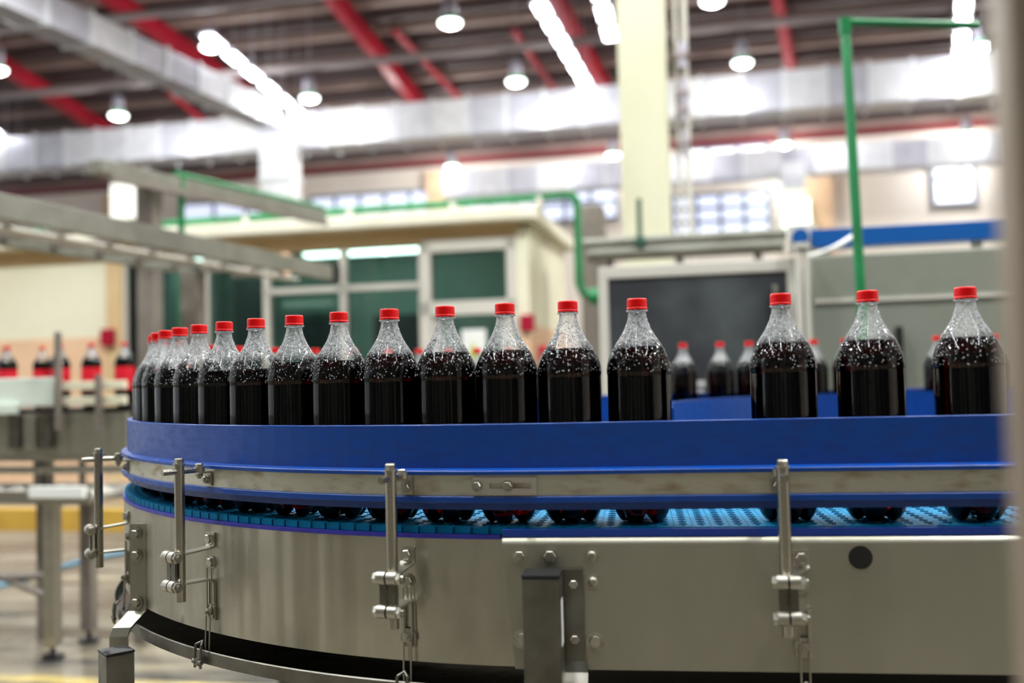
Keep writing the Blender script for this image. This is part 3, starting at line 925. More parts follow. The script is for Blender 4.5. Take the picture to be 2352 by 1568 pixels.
# ------------------------------------------------------------------ bottle prototype meshes
def bottle_prof(inset=0.0):
    return [(.0459, .046), (.0459, .10), (.0459, .16), (.0459, .2070), (.0455, .2095), (.0462, .2120), (.0466, .2150), (.0462, .2220), (.0448, .2288),
            (.0425, .2356), (.0396, .2424), (.0360, .2494), (.0318, .2568), (.0272, .2634), (.0232, .2695), (.0199, .2756), (.0171, .2820),
            (.0150, .2880), (.0137, .2930), (.0130, .2980), (.0127, .3030)]
BASE = [(.0005, .0135, .0135), (.010, .0095, .0120), (.018, .0040, .0125), (.0235, .0008, .0135), (.0275, .0, .0150), (.0315, .0016, .0175),
        (.0352, .0062, .0205), (.0385, .0120, .0240), (.0415, .0195, .0285), (.0438, .0280, .0340), (.0452, .0370, .0400)]
SEG = 50
def petal(k):
    t = 2 * PI * k / SEG
    c = abs(math.cos(2.5 * t))
    x = min(1, max(0, (c - .22) / .5))
    return x * x * (3 - 2 * x)       # 1 on a foot, 0 in a valley
def bottle_surface(mb, prof, inset, top=None):
    rings = []
    for (r, zf, zv) in BASE:
        ring = []
        for k in range(SEG):
            w = petal(k); t = 2 * PI * k / SEG
            rr = max(.0003, r - inset * (1 if r > .02 else .3)) * (1 - .05 * (1 - w) * min(1, r / .03))
            z = zf * w + zv * (1 - w) + inset * 1.2
            ring.append((rr * math.cos(t), rr * math.sin(t), z))
        rings.append(ring)
    for (r, z) in prof:
        if top is not None and z >= top:
            break
        rings.append([((r - inset) * math.cos(2 * PI * k / SEG), (r - inset) * math.sin(2 * PI * k / SEG), z) for k in range(SEG)])
    if top is not None:
        for i in range(len(prof) - 1):
            if prof[i][1] < top <= prof[i + 1][1]:
                f = (top - prof[i][1]) / (prof[i + 1][1] - prof[i][1])
                r = prof[i][0] + f * (prof[i + 1][0] - prof[i][0]) - inset
                rings.append([(r * math.cos(2 * PI * k / SEG), r * math.sin(2 * PI * k / SEG), top + .0006) for k in range(SEG)])
                rings.append([((r - .0012) * math.cos(2 * PI * k / SEG), (r - .0012) * math.sin(2 * PI * k / SEG), top) for k in range(SEG)])
                break
    vs = [v for rg in rings for v in rg]
    fs = [tuple(range(SEG))[::-1]]
    for i in range(len(rings) - 1):
        for k in range(SEG):
            fs.append((i * SEG + k, i * SEG + (k + 1) % SEG, (i + 1) * SEG + (k + 1) % SEG, (i + 1) * SEG + k))
    if top is not None:
        fs.append(tuple((len(rings) - 1) * SEG + k for k in range(SEG)))
    mb.geom(vs, fs, True)

PR = bottle_prof()
q = MB(); bottle_surface(q, PR, 0)
ME_BODY = q.mesh('bottle_body'); ME_BODY.materials.append(M['pet'])
ME_LIQ = []
for lv in (.2505, .2435, .2355):
    q = MB(); bottle_surface(q, PR, .0007, lv)
    me = q.mesh('bottle_liquid'); me.materials.append(M['cola']); ME_LIQ.append(me)
# support ring, cap with ribs, tamper band
ME_RING = MB().lathe([(.0127, .3016), (.0158, .3024), (.0160, .3034), (.0158, .3042), (.0128, .3046)], 32).mesh('neck_ring'); ME_RING.materials.append(M['pet'])
q = MB()
vs = []; n = 60
for (r, z, rib) in ((.0146, .3083, 0), (.0147, .3090, 1), (.0146, .3180, 1), (.0143, .3200, 0), (.0132, .3210, 0)):
    for k in range(n):
        t = 2 * PI * k / n
        rr = r - (.0003 if (rib and k % 2) else 0)
        vs.append((rr * math.cos(t), rr * math.sin(t), z))
fs = [(i * n + k, i * n + (k + 1) % n, (i + 1) * n + (k + 1) % n, (i + 1) * n + k) for i in range(4) for k in range(n)]
fs.append(tuple(4 * n + k for k in range(n))); fs.append(tuple(range(n))[::-1])
q.geom(vs, fs, True)
ME_CAP = q.mesh('bottle_cap'); ME_CAP.materials.append(M['cap'])
ME_BAND = MB().lathe([(.0131, .3046), (.0149, .3046), (.0150, .3052), (.0149, .3080), (.0143, .3083)], 32, cap0=False).mesh('tamper_band'); ME_BAND.materials.append(M['cap'])
ME_LABEL = MB().lathe([(.0462, .085), (.0464, .086), (.0464, .198), (.0462, .199)], 40).mesh('label'); ME_LABEL.materials.append(M['label'])
def prof_r(z):
    for i in range(len(PR) - 1):
        if PR[i][1] <= z <= PR[i + 1][1]:
            f = (z - PR[i][1]) / (PR[i + 1][1] - PR[i][1])
            return PR[i][0] + f * (PR[i + 1][0] - PR[i][0]), math.atan2(PR[i][0] - PR[i + 1][0], PR[i + 1][1] - PR[i][1])
    return PR[-1][0], 0
ME_DROP = []
for var in range(3):
    rnd = random.Random(50 + var)
    q = MB()
    for k in range(640):
        z = .213 + (.2915 - .213) * rnd.random() ** 1.0
        if z < .232 and rnd.random() < .35: continue
        t = rnd.uniform(0, 2 * PI)
        r, sl = prof_r(z)
        rad = rnd.uniform(.0004, .0010) * (1.35 if rnd.random() < .10 else 1)
        nrm = Vector((math.cos(t) * math.cos(sl), math.sin(t) * math.cos(sl), math.sin(sl)))
        c = Vector((r * math.cos(t), r * math.sin(t), z))
        e1 = Vector((-math.sin(t), math.cos(t), 0)); e2 = nrm.cross(e1)
        vs = [c + nrm * (rad * .75)]
        for (h_, q_) in ((.55, .62), (.02, 1.0)):
            for j in range(6):
                a_ = 2 * PI * j / 6
                vs.append(c + nrm * (rad * h_) + e1 * (rad * q_ * math.cos(a_)) + e2 * (rad * q_ * 1.25 * math.sin(a_)))
        fs = [(0, 1 + j, 1 + (j + 1) % 6) for j in range(6)] + [(1 + j, 7 + j, 7 + (j + 1) % 6, 1 + (j + 1) % 6) for j in range(6)]
        fs.append((12, 11, 10, 9, 8, 7))
        q.geom(vs, fs, True)
    me = q.mesh('droplets'); me.materials.append(M['drop']); ME_DROP.append(me)

def bottle(p, label, group, level=0, drops=True, red_label=False):
    e = thing('cola_bottle', label, 'bottle', p, group, random.uniform(0, 2 * PI))
    put('bottle_body', ME_BODY, None, e, local=True)
    put('liquid', ME_LIQ[level], None, e, local=True)['label'] = 'dark brown cola'
    put('neck_ring', ME_RING, None, e, local=True)
    put('cap', ME_CAP, None, e, local=True)
    put('tamper_band', ME_BAND, None, e, local=True)
    if drops:
        d = put('droplets', ME_DROP[random.randrange(3)], None, e, local=True); d['kind'] = 'stuff'
    if red_label:
        put('paper_label', ME_LABEL, None, e, local=True)
    return e

BOFF = -.0145
for k in range(14):
    s = (.082 + .0903 * k) * R0
    lv = [0, 0, 0, 1, 2, 2, 2, 1, 2, 2, 2, 1, 2, 1][k] if k > 2 else 0
    lv = {0: 0, 1: 0, 2: 0, 3: 1, 4: 1, 5: 2, 6: 2}.get(k, 1 + k % 2)
    ORD = 'second third fourth fifth sixth seventh eighth ninth tenth eleventh twelfth thirteenth fourteenth fifteenth'.split()
    bottle(track(BOFF, s, 0), 'cola bottle packed on the belt curve, %s of the row counted from the splice plate' % ORD[k], 'cola bottles packed on the curve', lv)
bottle(track(BOFF, -.009, 0), 'first cola bottle of the packed row, above the slotted splice plate and square leg', None, 0)
bottle(track(BOFF, -.110, 0), 'lone cola bottle just ahead of the packed row with gaps either side', None, 0)
bottle(track(BOFF, -.314, 0), 'cola bottle on the straight belt beside the tall guide post', None, 0)
bottle(track(BOFF, -.434, 0), 'cola bottle on the straight belt above the black round plug', None, 0)
bottle(track(BOFF, -.566, 0), 'cola bottle on the straight belt half behind the brown grey post', None, 0)
for t in (1.635, 1.765, 1.93, 2.092, 2.24, 2.37, 2.485, 2.59, 2.69, 2.80, 2.93):
    bottle(track(BOFF, t * R0, 0), 'small cola bottle on the far side of the belt curve behind the packed row', 'cola bottles at the back of the curve', 1, True)
for X, w_ in zip((.262, .390, .489, .707, .812, 1.115, 1.305), ('first', 'second', 'third', 'fourth', 'fifth', 'sixth', 'seventh')):
    bottle(track(BOFF, ARC + X, 0), 'cola bottle on the far belt run, %s after the dark cabinet frame edge' % w_, 'cola bottles on the far run', 1, True)

# ------------------------------------------------------------------ the main conveyor
XE = 1.45       # right end of the front run
SB = ARC + 2.0  # end of the rear run
cv = thing('bottle_conveyor', 'curved stainless bottle conveyor with blue guide rails and teal belt', 'conveyor', (0, R0, FLOOR))
# belt modules
BI = -.27
q = MB()
dt = .0254
def rmod(x, off, z): return Vector((x * (R0 + off) / R0, -(R0 + off), z))
hw = dt / 2 - .0003
def wedge(q, o0, o1, w0, w1, z0, z1):
    vs = [rmod(-w0, o0, z0), rmod(w0, o0, z0), rmod(w1, o1, z0), rmod(-w1, o1, z0), rmod(-w0, o0, z1), rmod(w0, o0, z1), rmod(w1, o1, z1), rmod(-w1, o1, z1)]
    q.geom(vs, [(0, 1, 2, 3), (7, 6, 5, 4), (0, 4, 5, 1), (1, 5, 6, 2), (2, 6, 7, 3), (3, 7, 4, 0)])
def module(curved):
    global R0
    q = MB()
    wedge(q, BI, .043, hw, hw, -.011, -.0015)
    wedge(q, .0395, .048, hw - .0012, hw - .0016, -.0098, -.0004)
    for j in range(13):
        o = -.255 + j * .0225
        wedge(q, o, o + .0030, .0055, .0055, -.0015, 0.0)
        wedge(q, o + .011, o + .0145, .0025, .0025, -.0015, -.0003)
    me = q.mesh('belt_module')
    if not curved:
        pass
    me.materials.append(M['teal'])
    return me
MC = module(True)
nm = int(round(ARC / dt))
for k in range(nm):
    t = PI * (k + .5) / nm
    o = put('belt_module', MC, None, cv)
    o.location = Vector((0, R0, 0)) - cv.location
    o.rotation_euler.z = -t
def rmod(x, off, z): return Vector((x, -off, z))
MS = module(False)
for k in range(int(XE / dt)):
    o = put('belt_module', MS, None, cv)
    o.location = Vector((dt * (k + .5), 0, 0)) - cv.location
MB().abox(0, 2.0, 2 * R0 + BI, 2 * R0 + .048, -.011, -.0003).build('rear_belt', 'teal', cv)
# deck under the belt and the dark return belt
FR = frames(-XE, SB)
MB().sweep([(BI, -.012), (.046, -.012), (.046, -.018), (BI, -.018)], FR).build('carry_way', 'steel_dark', cv)
MB().sweep([(BI + .01, -.150), (.035, -.150), (.035, -.160), (BI + .01, -.160)], FR).build('return_belt', 'dark_belt', cv)
q = MB()
pts = [track(BI, s, -.02) for s in frames(-XE, SB, .1)]
q.geom(pts, [tuple(range(len(pts)))])
q.build('deck_plate', 'steel_dark', cv)
# outer guide rail
prof = [(.033, .1445), (.034, .1452), (.0422, .1452), (.043, .1445), (.043, .0825), (.0535, .0800), (.0545, .0788), (.0545, .0740), (.0460, .0735),
        (.0460, .0437), (.0540, .0434), (.0545, .0428), (.0545, .0352), (.0540, .0345), (.0440, .0335), (.0430, .0235), (.033, .0235)]
gr = MB().sweep(prof, FR).build('guide_rail', 'blue', cv, 'smooth royal blue plastic guide band')
MB().sweep([(.0462, .0438), (.0500, .0438), (.0500, .0733), (.0462, .0733)], FR).build('rail_bar', 'steel_bar', gr, 'stained flat stainless bar')
# slotted splice plate on the rail bar
sp = MB()
s0_, s1_ = .122, .035
def tb(q, sa, sb, za, zb, o0, o1):
    q.sweep([(o0, za), (o1, za), (o1, zb), (o0, zb)], [sa + (sb - sa) * k / 4 for k in range(5)])
tb(sp, .122, .0345, .0458, .0550, .0502, .0550); tb(sp, .122, .0345, .0630, .0705, .0502, .0550)
tb(sp, .122, .0985, .0550, .0630, .0502, .0550); tb(sp, .0420, .0345, .0550, .0630, .0502, .0550)
spl = sp.build('splice_plate', 'plate', gr)
for s in (.1155, .0735):
    MB().hexbolt(track(.055, s, .0592), tnorm(s), .0062, .0055, True, .002).build('bolt', 'bolt', gr)
# inner guide rail, on its own tighter line
ip = [Vector((1.75, 2 * R0 - .13, .145)), Vector((1.2, 2 * R0 - .13, .145)), Vector((.80, 2 * R0 - .15, .145)), Vector((.50, 2 * R0 - .27, .145)), Vector((.30, 2 * R0 - .50, .145)),
      Vector((.20, 2 * R0 - .78, .145)), Vector((.17, 2 * R0 - 1.05, .145)), Vector((.18, 2 * R0 - 1.25, .145))]
def smooth_path(P, n=6):
    out = []
    for i in range(len(P) - 1):
        p0, p1, p2, p3 = P[max(i - 1, 0)], P[i], P[i + 1], P[min(i + 2, len(P) - 1)]
        for k in range(n):
            t = k / n
            out.append(.5 * ((2 * p1) + (p2 - p0) * t + (2 * p0 - 5 * p1 + 4 * p2 - p3) * t * t + (3 * p1 - p0 - 3 * p2 + p3) * t ** 3))
    return out + [P[-1]]
pth = [Vector((p.x, p.y, .076)) for p in smooth_path(ip)]
MB().strap(pth, (0, 0, 1), .12, .010).build('inner_guide_rail', 'blue', cv)
for i in (4, 14, 24, 34):
    p = pth[min(i, len(pth) - 1)]
    MB().cyl((p.x, p.y, -.02), (p.x, p.y, .03), .008, 10).build('inner_rail_foot', 'steel_rod', cv)
# wear strips, side panels
JS = .0865      # where the straight panel starts, just inside the curve
MB().sweep([(.0475, -.0165), (.0525, -.0165), (.0525, -.0105), (.0475, -.0105)], frames(JS, SB)).build('wear_strip', 'purple', cv, 'violet edging strip')
MB().abox(-JS, XE, -.0540, -.0490, -.0124, -.0020).build('wear_strip', 'blue_strip', cv, 'blue edging strip')
cp = MB().sweep([(.0475, -.0165), (.0505, -.0165), (.0505, -.193), (.0475, -.193)], frames(JS - .02, SB, .02)).build('side_panel', 'steel_panel', cv, 'curved brushed stainless side panel')
q = MB()
pf = []
for k in range(7):
    a_ = PI / 2 * k / 6
    pf.append((.0495 + .010 * math.sin(a_), -.0225 + .010 * math.cos(a_)))
pf = [(.047, -.0125)] + pf + [(.0595, -.193), (.0575, -.193), (.0575, -.0225), (.047, -.0145)]
n = len(pf)
x0s = lambda z: -JS + max(0, (-.03 - z)) * .09
vs = [Vector((x0s(z), -o, z)) for (o, z) in pf] + [Vector((XE, -o, z)) for (o, z) in pf]
q.geom(vs, [(k, (k + 1) % n, n + (k + 1) % n, n + k) for k in range(n)] + [tuple(range(n))[::-1], tuple(range(n, 2 * n))])
sp2 = q.build('side_panel', 'steel_straight', cv, 'flat matte stainless side panel of the straight run')
F0 = Vector((0, -1, 0))
for (px_, z_, kind) in ((-.0618, -.0374, 'nut'), (-.0193, -.0374, 'hex'), (.0383, -.0374, 'rivet'), (.0390, -.0731, 'rivet'), (.0400, -.1550, 'big'), (-.0610, -.152, 'big')):
    q = MB(); p = Vector((px_, -.0595, z_))
    if kind == 'nut': q.hexbolt(p, F0, .0078, .006, True, .005)
    elif kind == 'hex': q.hexbolt(p, F0, .0085, .007, True)
    elif kind == 'rivet':
        q.cyl(p, p + F0 * .0015, .0102, 24); q.cyl(p + F0 * .0015, p + F0 * .0035, .0068, 20, r1=.004)
    else:
        q.cyl(p, p + F0 * .0018, .0135, 24); q.cyl(p + F0 * .0018, p + F0 * .0045, .0085, 20, r1=.0075)
    q.build('bolt', 'bolt', sp2)
p = Vector((.3959, -.0595, -.0405))
MB().cyl(p, p + F0 * .0012, .0155, 32).build('hole_plug', 'black', sp2, 'round black plug')
# inner side panel keeps the frame closed
MB().sweep([(BI - .003, -.0165), (BI, -.0165), (BI, -.193), (BI - .003, -.193)], FR).build('inner_side_panel', 'steel_dark', cv)

# guide posts
def guide_post(s, sb, wires=True, stub_dir=1):
    n = tnorm(s); tg = Vector((-n.y, n.x, 0)); up = Vector((0, 0, 1))      # tg points along the belt
    if tg.dot(RT) < 0: tg = -tg
    nb = tnorm(sb); tgb = Vector((-nb.y, nb.x, 0))
    if tgb.dot(RT) < 0: tgb = -tgb
    O = .105
    pf_ = lambda z, o=O: track(o, s, z)
    gp = MB().cyl(pf_(-.134), pf_(.0845), .0081, 20).build('guide_post', 'steel_rod', cv)
    q = MB().cyl(pf_(.0835), pf_(.0862), .0100, 20)
    q.hexbolt(pf_(.0862), up, .0076, .0085, False)
    q.build('top_bolt', 'bolt', gp)
    # cross rod to the rail bracket
    br = track(.0502, s - .012 if s > 0 else s - .014, .0735)
    q = MB().cyl(pf_(.0735, O + .030), pf_(.0735, O - .032), .0048, 14)
    q.build('cross_rod', 'steel_rod', gp)
    tip = pf_(.0735, O - .036)
    q = MB().cyl(tip + up * .0035, tip - up * .0035, .0090, 18).cyl(pf_(.0735, O - .030), tip, .0045, 12)
    q.hexbolt(tip + up * .0035, up, .0062, .0050, True)
    q.hexbolt(tip - up * .0065, -up, .0060, .0050, False, .003)
    q.build('swivel_eye', 'bolt', gp)
    q = MB().strap([tip - up * .005 - n * -.006, track(.0535, s, .0685), track(.0525, s, .066), track(.0520, s, .046)], tg, .018, .0028)
    q.build('rail_bracket', 'steel', gp)
    q = MB(); q.hexbolt(track(.0535, s, .0555), n, .0062, .0050, True, .002)
    q.build('bolt', 'bolt', gp)
    # the two knuckle clamps in front of the post and the plate between them
    CO = O + .016
    for zc_ in (-.0610, -.1070):
        c = pf_(zc_, CO)
        for sg in (-1, 1):
            MB().cyl(c + tg * (sg * .0014), c + tg * (sg * .0148), .0096, 20).build('clamp_knuckle', 'steel', gp)
        MB().cyl(c - tg * .0015, c + tg * .0015, .0070, 14).build('clamp_gap', 'black', gp)
        MB().hexbolt(c + tg * .0148, tg, .0088, .0065, False, .004).build('clamp_nut', 'bolt', gp)
        MB().hexbolt(c - tg * .0148, -tg, .0088, .0060, False).build('clamp_bolt', 'bolt', gp)
    q = MB()
    c = pf_(-.084, CO - .001)
    q.box(c - tg * .0066, tg, n, up, (.0112, .004, .034)); q.box(c + tg * .0066, tg, n, up, (.0112, .004, .034)); q.box(c, tg, n, up, (.004, .004, .014))
    q.build('clamp_plate', 'steel_dark', gp)
    # arms back to the side panel
    off_p = .0595 if sb <= 0 else .0505
    B = lambda z, o: track(o, sb, z)
    arm = [pf_(-.0585, O - .002), B(-.0545, off_p + .010) , B(-.0535, off_p + .004), B(-.0500, off_p + .0018), B(-.0300, off_p + .0018)]
    MB().strap(arm, tgb, .022, .003).build('arm', 'steel', gp)
    arm = [pf_(-.1055, O - .002), B(-.1050, off_p + .010), B(-.1070, off_p + .004), B(-.110, off_p + .0018), B(-.165, off_p + .0018)]
    q = MB().strap(arm[:4], tgb, .022, .003)
    for sg in (-1, 1):
        q.strap([arm[3] + tgb * (sg * .0078), arm[4] + tgb * (sg * .0078)], tgb, .0062, .003)
    q.box(B(-.168, off_p + .0018), tgb, nb, up, (.022, .003, .008))
    q.build('arm', 'steel', gp)
    q = MB(); q.hexbolt(B(-.0400, off_p + .0033), nb, .0078, .0060, True)
    q.build('bolt', 'bolt', gp)
    q = MB(); q.hexbolt(B(-.0790, off_p), nb, .0078, .0060, True)
    q.build('bolt', 'bolt', gp)
    q = MB(); c = B(-.158, off_p + .0035); q.cyl(c, c + nb * .002, .0125, 24); q.cyl(c + nb * .002, c + nb * .008, .0066, 6, smooth=False); q.cyl(c + nb * .008, c + nb * .012, .0036, 12)
    q.build('bolt', 'bolt', gp)
    if wires:
        for sg in (-1, 1):
            q = MB()
            a0 = B(-.088, off_p + .006) + tgb * (sg * .0062); a1 = B(-.150, off_p + .006) + tgb * (sg * .0062)
            q.tube([a0, a1, B(-.172, off_p + .009) + tgb * (sg * .0058), B(-.222, off_p + .011) + tgb * (sg * .0056)], .0014, 8)
            q.build('hanger_wire', 'steel_rod', gp)
        c = B(-.222, .0715)
        q = MB()
        for sg in (-1, 1):
            q.tube([c + tgb * (sg * .008) + nb * .006 + up * .014, c + tgb * (sg * .008) + nb * .008, c + tgb * (sg * .008) + nb * .008 - up * .022], .0024, 8)
            q.cyl(c + tgb * (sg * .012) + nb * .008 - up * .012, c + tgb * (sg * .004) + nb * .008 - up * .012, .0042, 10)
        q.box(c + nb * .008 - up * .012, tgb, nb, up, (.014, .006, .012))
        q.tube([c + tgb * .008 + nb * .006 + up * .014, c + nb * -.002 + up * .019, c - tgb * .008 + nb * .006 + up * .014], .0022, 8)
        q.build('hanger_clip', 'steel_dark', gp)
    return gp
guide_post(.604, .599)
guide_post(.2185, .2198)
guide_post(-.2925, -.3180)
guide_post(.99, .99)
guide_post(-1.0, -1.01)

# drip pan under the curve
FP = frames(.01, 2.6, .03)
MB().sweep([(.068, -.2185), (.0695, -.2170), (.071, -.2185), (.071, -.238), (.068, -.238)], FP).build('pan_rim', 'steel_dark', cv, 'narrow stainless pan rim')
q = MB()
vs = []
for s in FP:
    vs += [track(.069, s, -.236), track(-.15, s, -.246), track(-.36, s, -.240)]
fs = []
for i in range(len(FP) - 1):
    for k in range(2):
        fs.append((i * 3 + k, i * 3 + k + 1, (i + 1) * 3 + k + 1, (i + 1) * 3 + k))
q.geom(vs, fs, True)
q.build('drip_pan', 'pan', cv)
MB().abox(0, XE, .02, .24, -.262, -.255).build('drip_tray', 'dark_belt', cv)

# legs: right one in front of the panel, left one on a bent strap
def leg(c, n, tg, ztop, w=.050):
    up = Vector((0, 0, 1))
    c = Vector(c)
    lg = MB().box((c.x, c.y, (ztop + FLOOR) / 2), tg, n, up, (w, w, ztop - FLOOR), .003).build('leg', 'steel_dark', cv)
    MB().box((c.x, c.y, ztop + .0022), tg, n, up, (w + .001, w + .001, .0045), .0015).build('leg_cap', 'black', lg)
    MB().cyl((c.x, c.y, FLOOR), (c.x, c.y, FLOOR + .012), .05, 20).build('foot', 'black', lg)
    return lg
lg = leg((-.026, -.108, 0), F0, Vector((1, 0, 0)), -.0545)
q = MB()
X1 = .0085
q.strap([(X1, -.064, -.055), (X1, -.064, -.180), (X1 + .004, -.070, -.195), (X1 + .004, -.088, -.212), (X1 + .001, -.094, -.225), (X1 + .001, -.094, -.42)], (1, 0, 0), .034, .006)
q.build('leg_bracket', 'steel_dark', lg)
MB().abox(-.0005, -.0001, -.128, -.098, -.145, -.085).build('sticker', 'white', lg)
for z_ in (-.075, -.150):
    MB().hexbolt((X1 + .004, -.067, z_), F0, .0065, .005, False).build('bolt', 'bolt', lg)
sL = .868
nL = tnorm(sL); tL = Vector((-nL.y, nL.x, 0))
if tL.dot(RT) < 0: tL = -tL
lc = track(.120, .80, 0)
lg = leg(lc, tnorm(.80), Vector((-tnorm(.80).y, tnorm(.80).x, 0)), -.249, .048)
wl_ = Vector((RT.x, RT.y, 0)).normalized()
fl_ = Vector((-fw.x, -fw.y, 0)).normalized()
WO = wl_ * .009
q = MB().strap([track(.066, sL, -.040) + WO, track(.066, sL, -.188) + WO, track(.070, sL, -.200) + WO, track(.094, sL - .02, -.222), track(.100, sL - .02, -.236), track(.100, sL - .02, -.60)], wl_, .032, .007)
q.strap([track(.066, sL, -.040) + WO + wl_ * .0155 - fl_ * .012, track(.066, sL, -.186) + WO + wl_ * .0155 - fl_ * .012], fl_, .026, .005)
q.build('leg_bracket', 'steel_straight', lg)
for z_ in (-.058, -.097, -.183):
    MB().hexbolt(track(.066, sL, z_) + WO + fl_ * .0036 - wl_ * .003, fl_ + nL * .4, .0085, .007, True).build('bolt', 'bolt', lg)
for s in (2.1, ARC + .6, ARC + 1.7, -1.2):
    p = track(.02, s, 0)
    lg = MB().box((p.x, p.y, (FLOOR - .2) / 2), (1, 0, 0), (0, 1, 0), (0, 0, 1), (.05, .05, -.2 - FLOOR), .003).build('leg', 'steel_dark', cv)
# rear guide posts, only their pale tops show between the far bottles
for X in (.325, .62, .96):
    p = track(.10, ARC + X, 0)
    q = MB().cyl((p.x, p.y, -.13), (p.x, p.y, .165), .012, 14).cyl((p.x, p.y, .165), (p.x, p.y, .19), .017, 14)
    q.cyl((p.x, p.y, .07), (p.x, p.y - .06, .07), .005, 8).cyl((p.x, p.y, -.06), (p.x, p.y - .06, -.06), .005, 8)
    q.build('rear_guide_post', 'grey_frame', cv)

# ------------------------------------------------------------------ left: packing conveyor with labelled bottles, roller table
PV = 4.40
zb_ = H(130, 791, v=PV + .03)[2] - .321                       # its belt
pu0, pu1 = H(-260, 900, v=PV)[0], H(318, 900, v=PV)[0]
e = thing('packing_conveyor', 'pale guarded packing conveyor carrying the labelled bottles', 'conveyor', W((pu0 + pu1) / 2, PV, FLOOR))
MB().hbox(pu0, pu1, PV - .06, PV + .30, zb_ - .03, zb_).build('belt', 'dark_belt', e)
MB().hbox(pu0, pu1, PV - .10, PV - .07, H(150, 1040, v=PV)[2], H(150, 948, v=PV)[2], .004).build('side_panel', 'steel_straight', e)
MB().hbox(pu0, H(162, 900, v=PV)[0], PV - .13, PV - .10, H(80, 932, v=PV)[2], H(80, 868, v=PV)[2], .006).build('guard', 'white_green', e)
for y_ in (884, 918):
    z_ = H(240, y_, v=PV)[2]
    MB().hbox(H(165, 900, v=PV)[0], pu1, PV - .12, PV - .09, z_ - .022, z_ + .02, .004).build('guide_rail', 'cream', e)
for px in (178, 268):
    p = H(px, 900, v=PV)
    MB().hbox(p[0] - .012, p[0] + .012, PV - .16, PV - .13, H(px, 985, v=PV)[2], H(px, 765 if px == 178 else 860, v=PV)[2], .003).build('guard_post', 'post_grey', e)
for px in (-150, 78, 300):
    p = H(px, 900, v=PV)
    MB().hbox(p[0] - .03, p[0] + .03, PV + .05, PV + .11, FLOOR, zb_ - .03).build('leg', 'post_grey', e)
z_ = H(30, 940, v=PV)[2]
MB().hbox(pu0, H(50, 940, v=PV)[0], PV - .14, PV - .12, z_ - .01, z_ + .015).build('dark_trim', 'black', e)
MB().hbox(H(25, 930, v=PV)[0], H(85, 930, v=PV)[0], PV - .16, PV - .13, z_ - .02, z_ + .03, .004).build('sensor_box', 'white_green', e)
for px in (76, 112, 145):
    p = H(px, 985, v=PV)
    MB().hbox(p[0] - .035, p[0] + .03, PV - .14, PV - .10, p[2] - .09, p[2] + .08, .006).build('access_cover', 'steel_dark' if px != 112 else 'steel', e)
for i, px in enumerate((-40, 8, 48, 84, 130, 162, 202, 240, 278, 330, 372)):
    p = H(px, 795, v=PV)
    big = i in (1, 4, 6, 8)
    bottle(W(p[0], PV + (.03 if big else .16), zb_), 'red labelled cola bottle ' + ('in the near row' if big else 'in the rear row') + ' of the packing conveyor', 'labelled bottles, ' + ('near' if big else 'rear') + ' row', 1, False, True)

# roller table
ft = H(122, 1512, z=FLOOR)
RV = ft[1] - .04
zt_ = H(120, 1128, v=RV)[2]
ru0, ru1 = H(-240, 1128, v=RV)[0], H(204, 1128, v=RV)[0]
e = thing('roller_table', 'low stainless roller table on braced legs below the packing conveyor', 'table', W((ru0 + ru1) / 2, RV, FLOOR))
MB().hbox(ru0, ru1, RV, RV + .03, zt_ - .06, zt_, .004).build('front_rail', 'steel', e)
MB().hbox(ru0, ru1 + .3, RV + .36, RV + .39, zt_ - .06, zt_, .004).build('rear_rail', 'steel', e)
for k in range(9):
    u = ru0 + .06 + k * (ru1 - ru0 - .1) / 8
    MB().cyl(W(u, RV + .03, zt_ - .03), W(u, RV + .36, zt_ - .03), .025, 12).build('roller', 'grey_frame', e)
p = H(75, 1115, v=RV)
MB().hbox(p[0], ru1 - .01, RV - .03, RV, zt_ - .03, zt_ + .025, .004).build('slide_strip', 'white', e)
for (u, v_) in ((ft[0], RV + .04), (ft[0] - .02, RV + .34), (ru0 + .1, RV + .04), (ru0 + .1, RV + .34)):
    l = MB().hbox(u - .03, u + .03, v_ - .03, v_ + .03, FLOOR + .06, zt_ - .06, .003).build('leg', 'steel' if v_ < RV + .1 else 'post_grey', e)
    q = MB().cyl(W(u, v_, FLOOR), W(u, v_, FLOOR + .02), .05, 16).cyl(W(u, v_, FLOOR + .02), W(u, v_, FLOOR + .1), .012, 10)
    q.build('foot', 'black', l)
q0, q1 = W(ft[0], RV + .04, FLOOR + .28), W(ru0 + .1, RV + .04, zt_ - .25)
MB().cyl(q0, q1, .018, 8).build('brace', 'post_grey', e)
q0, q1 = W(ft[0], RV + .04, zt_ - .40), W(ru0 + .1, RV + .04, FLOOR + .35)
MB().cyl(q0, q1, .018, 8).build('brace', 'post_grey', e)
# thin guide rails over the roller table
for j, y_ in enumerate((1050, 1078)):
    z_ = H(150, y_, v=RV + .20)[2]
    o = MB().hbox(ru0, H(300, y_, v=RV + .20)[0], RV + .18, RV + .22, z_ - .018, z_ + .018, .004).build('side_rail', 'steel', e)
p = H(180, 1050, v=RV + .20)
for k in range(4):
    u = ru0 + .1 + k * (p[0] - ru0 - .1) / 3
    MB().hbox(u - .012, u + .012, RV + .22, RV + .24, zt_ - .04, H(150, 1045, v=RV + .20)[2]).build('rail_post', 'post_grey', e)

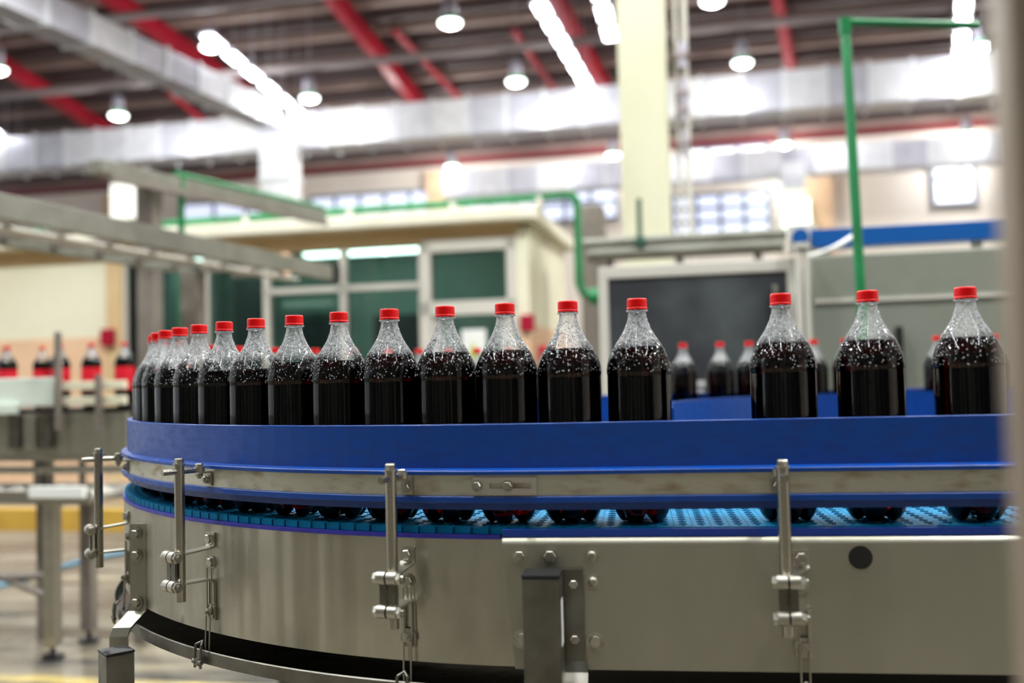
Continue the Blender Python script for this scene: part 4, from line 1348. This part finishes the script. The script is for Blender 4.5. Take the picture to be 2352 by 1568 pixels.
# yellow kerb, hoses
p0, p1 = H(100, 1190, v=6.2), H(480, 1190, v=6.2)
zk = H(230, 1168, v=6.2)[2]; zk0 = H(230, 1222, v=6.2)[2]
e = thing('yellow_barrier', 'yellow safety barrier rail on short posts behind the roller table', 'barrier', W((p0[0] + p1[0]) / 2, 6.2, FLOOR))
MB().hbox(p0[0] - .8, p1[0] + 1, 6.2, 6.26, zk0, zk, .006).build('rail', 'yellow', e)
for k in range(4):
    u = p0[0] - .5 + k * .8
    MB().hbox(u - .03, u + .03, 6.26, 6.32, FLOOR, zk).build('post', 'yellow', e)
for (pts_, r, lb) in ((((-30, 1352), (60, 1330), (150, 1300), (230, 1280), (330, 1262)), .016, 'pale blue hose strung low across the table legs'),
                      (((130, 1152), (200, 1140), (290, 1132), (360, 1130)), .03, 'pale blue pipe strung behind the left guide post')):
    q = [HW(x, y, v=5.3) for x, y in pts_]
    o = MB().tube(smooth_path(q, 4), r, 8).build('hose', 'pale_blue'); tag(o, lb, 'hose')
# painted yellow floor line
a, b = H(-60, 1556, z=FLOOR), H(240, 1545, z=FLOOR)
o = MB().hbox(a[0] - .5, b[0] + 1.2, a[1] - .04, a[1] + .06, FLOOR + .0005, FLOOR + .003).build('floor_line', 'faded_yellow'); tag(o, 'yellow painted line on the worn factory floor', 'floor marking')

# ------------------------------------------------------------------ blurred post right before the camera
ca = -.213
fx, fy = Vector((math.cos(ca), math.sin(ca), 0)), Vector((-math.sin(ca), math.cos(ca), 0))
pc_ = CAM + (fw + RT * ((2342 - 1176) / FPX)) * .43
pc_ = pc_ + fx * .03 + fy * .03
e = thing('steel_post', 'brown grey steel post standing in the aisle in front of the conveyor', 'post', (pc_.x, pc_.y, FLOOR))
MB().box((pc_.x, pc_.y, (FLOOR + 1.6) / 2), fx, fy, (0, 0, 1), (.06, .06, 1.6 - FLOOR), .004).build('upright', 'post_front', e)
MB().box((pc_.x, pc_.y, FLOOR + .006), fx, fy, (0, 0, 1), (.16, .16, .012), .003).build('base_plate', 'post_front', e)
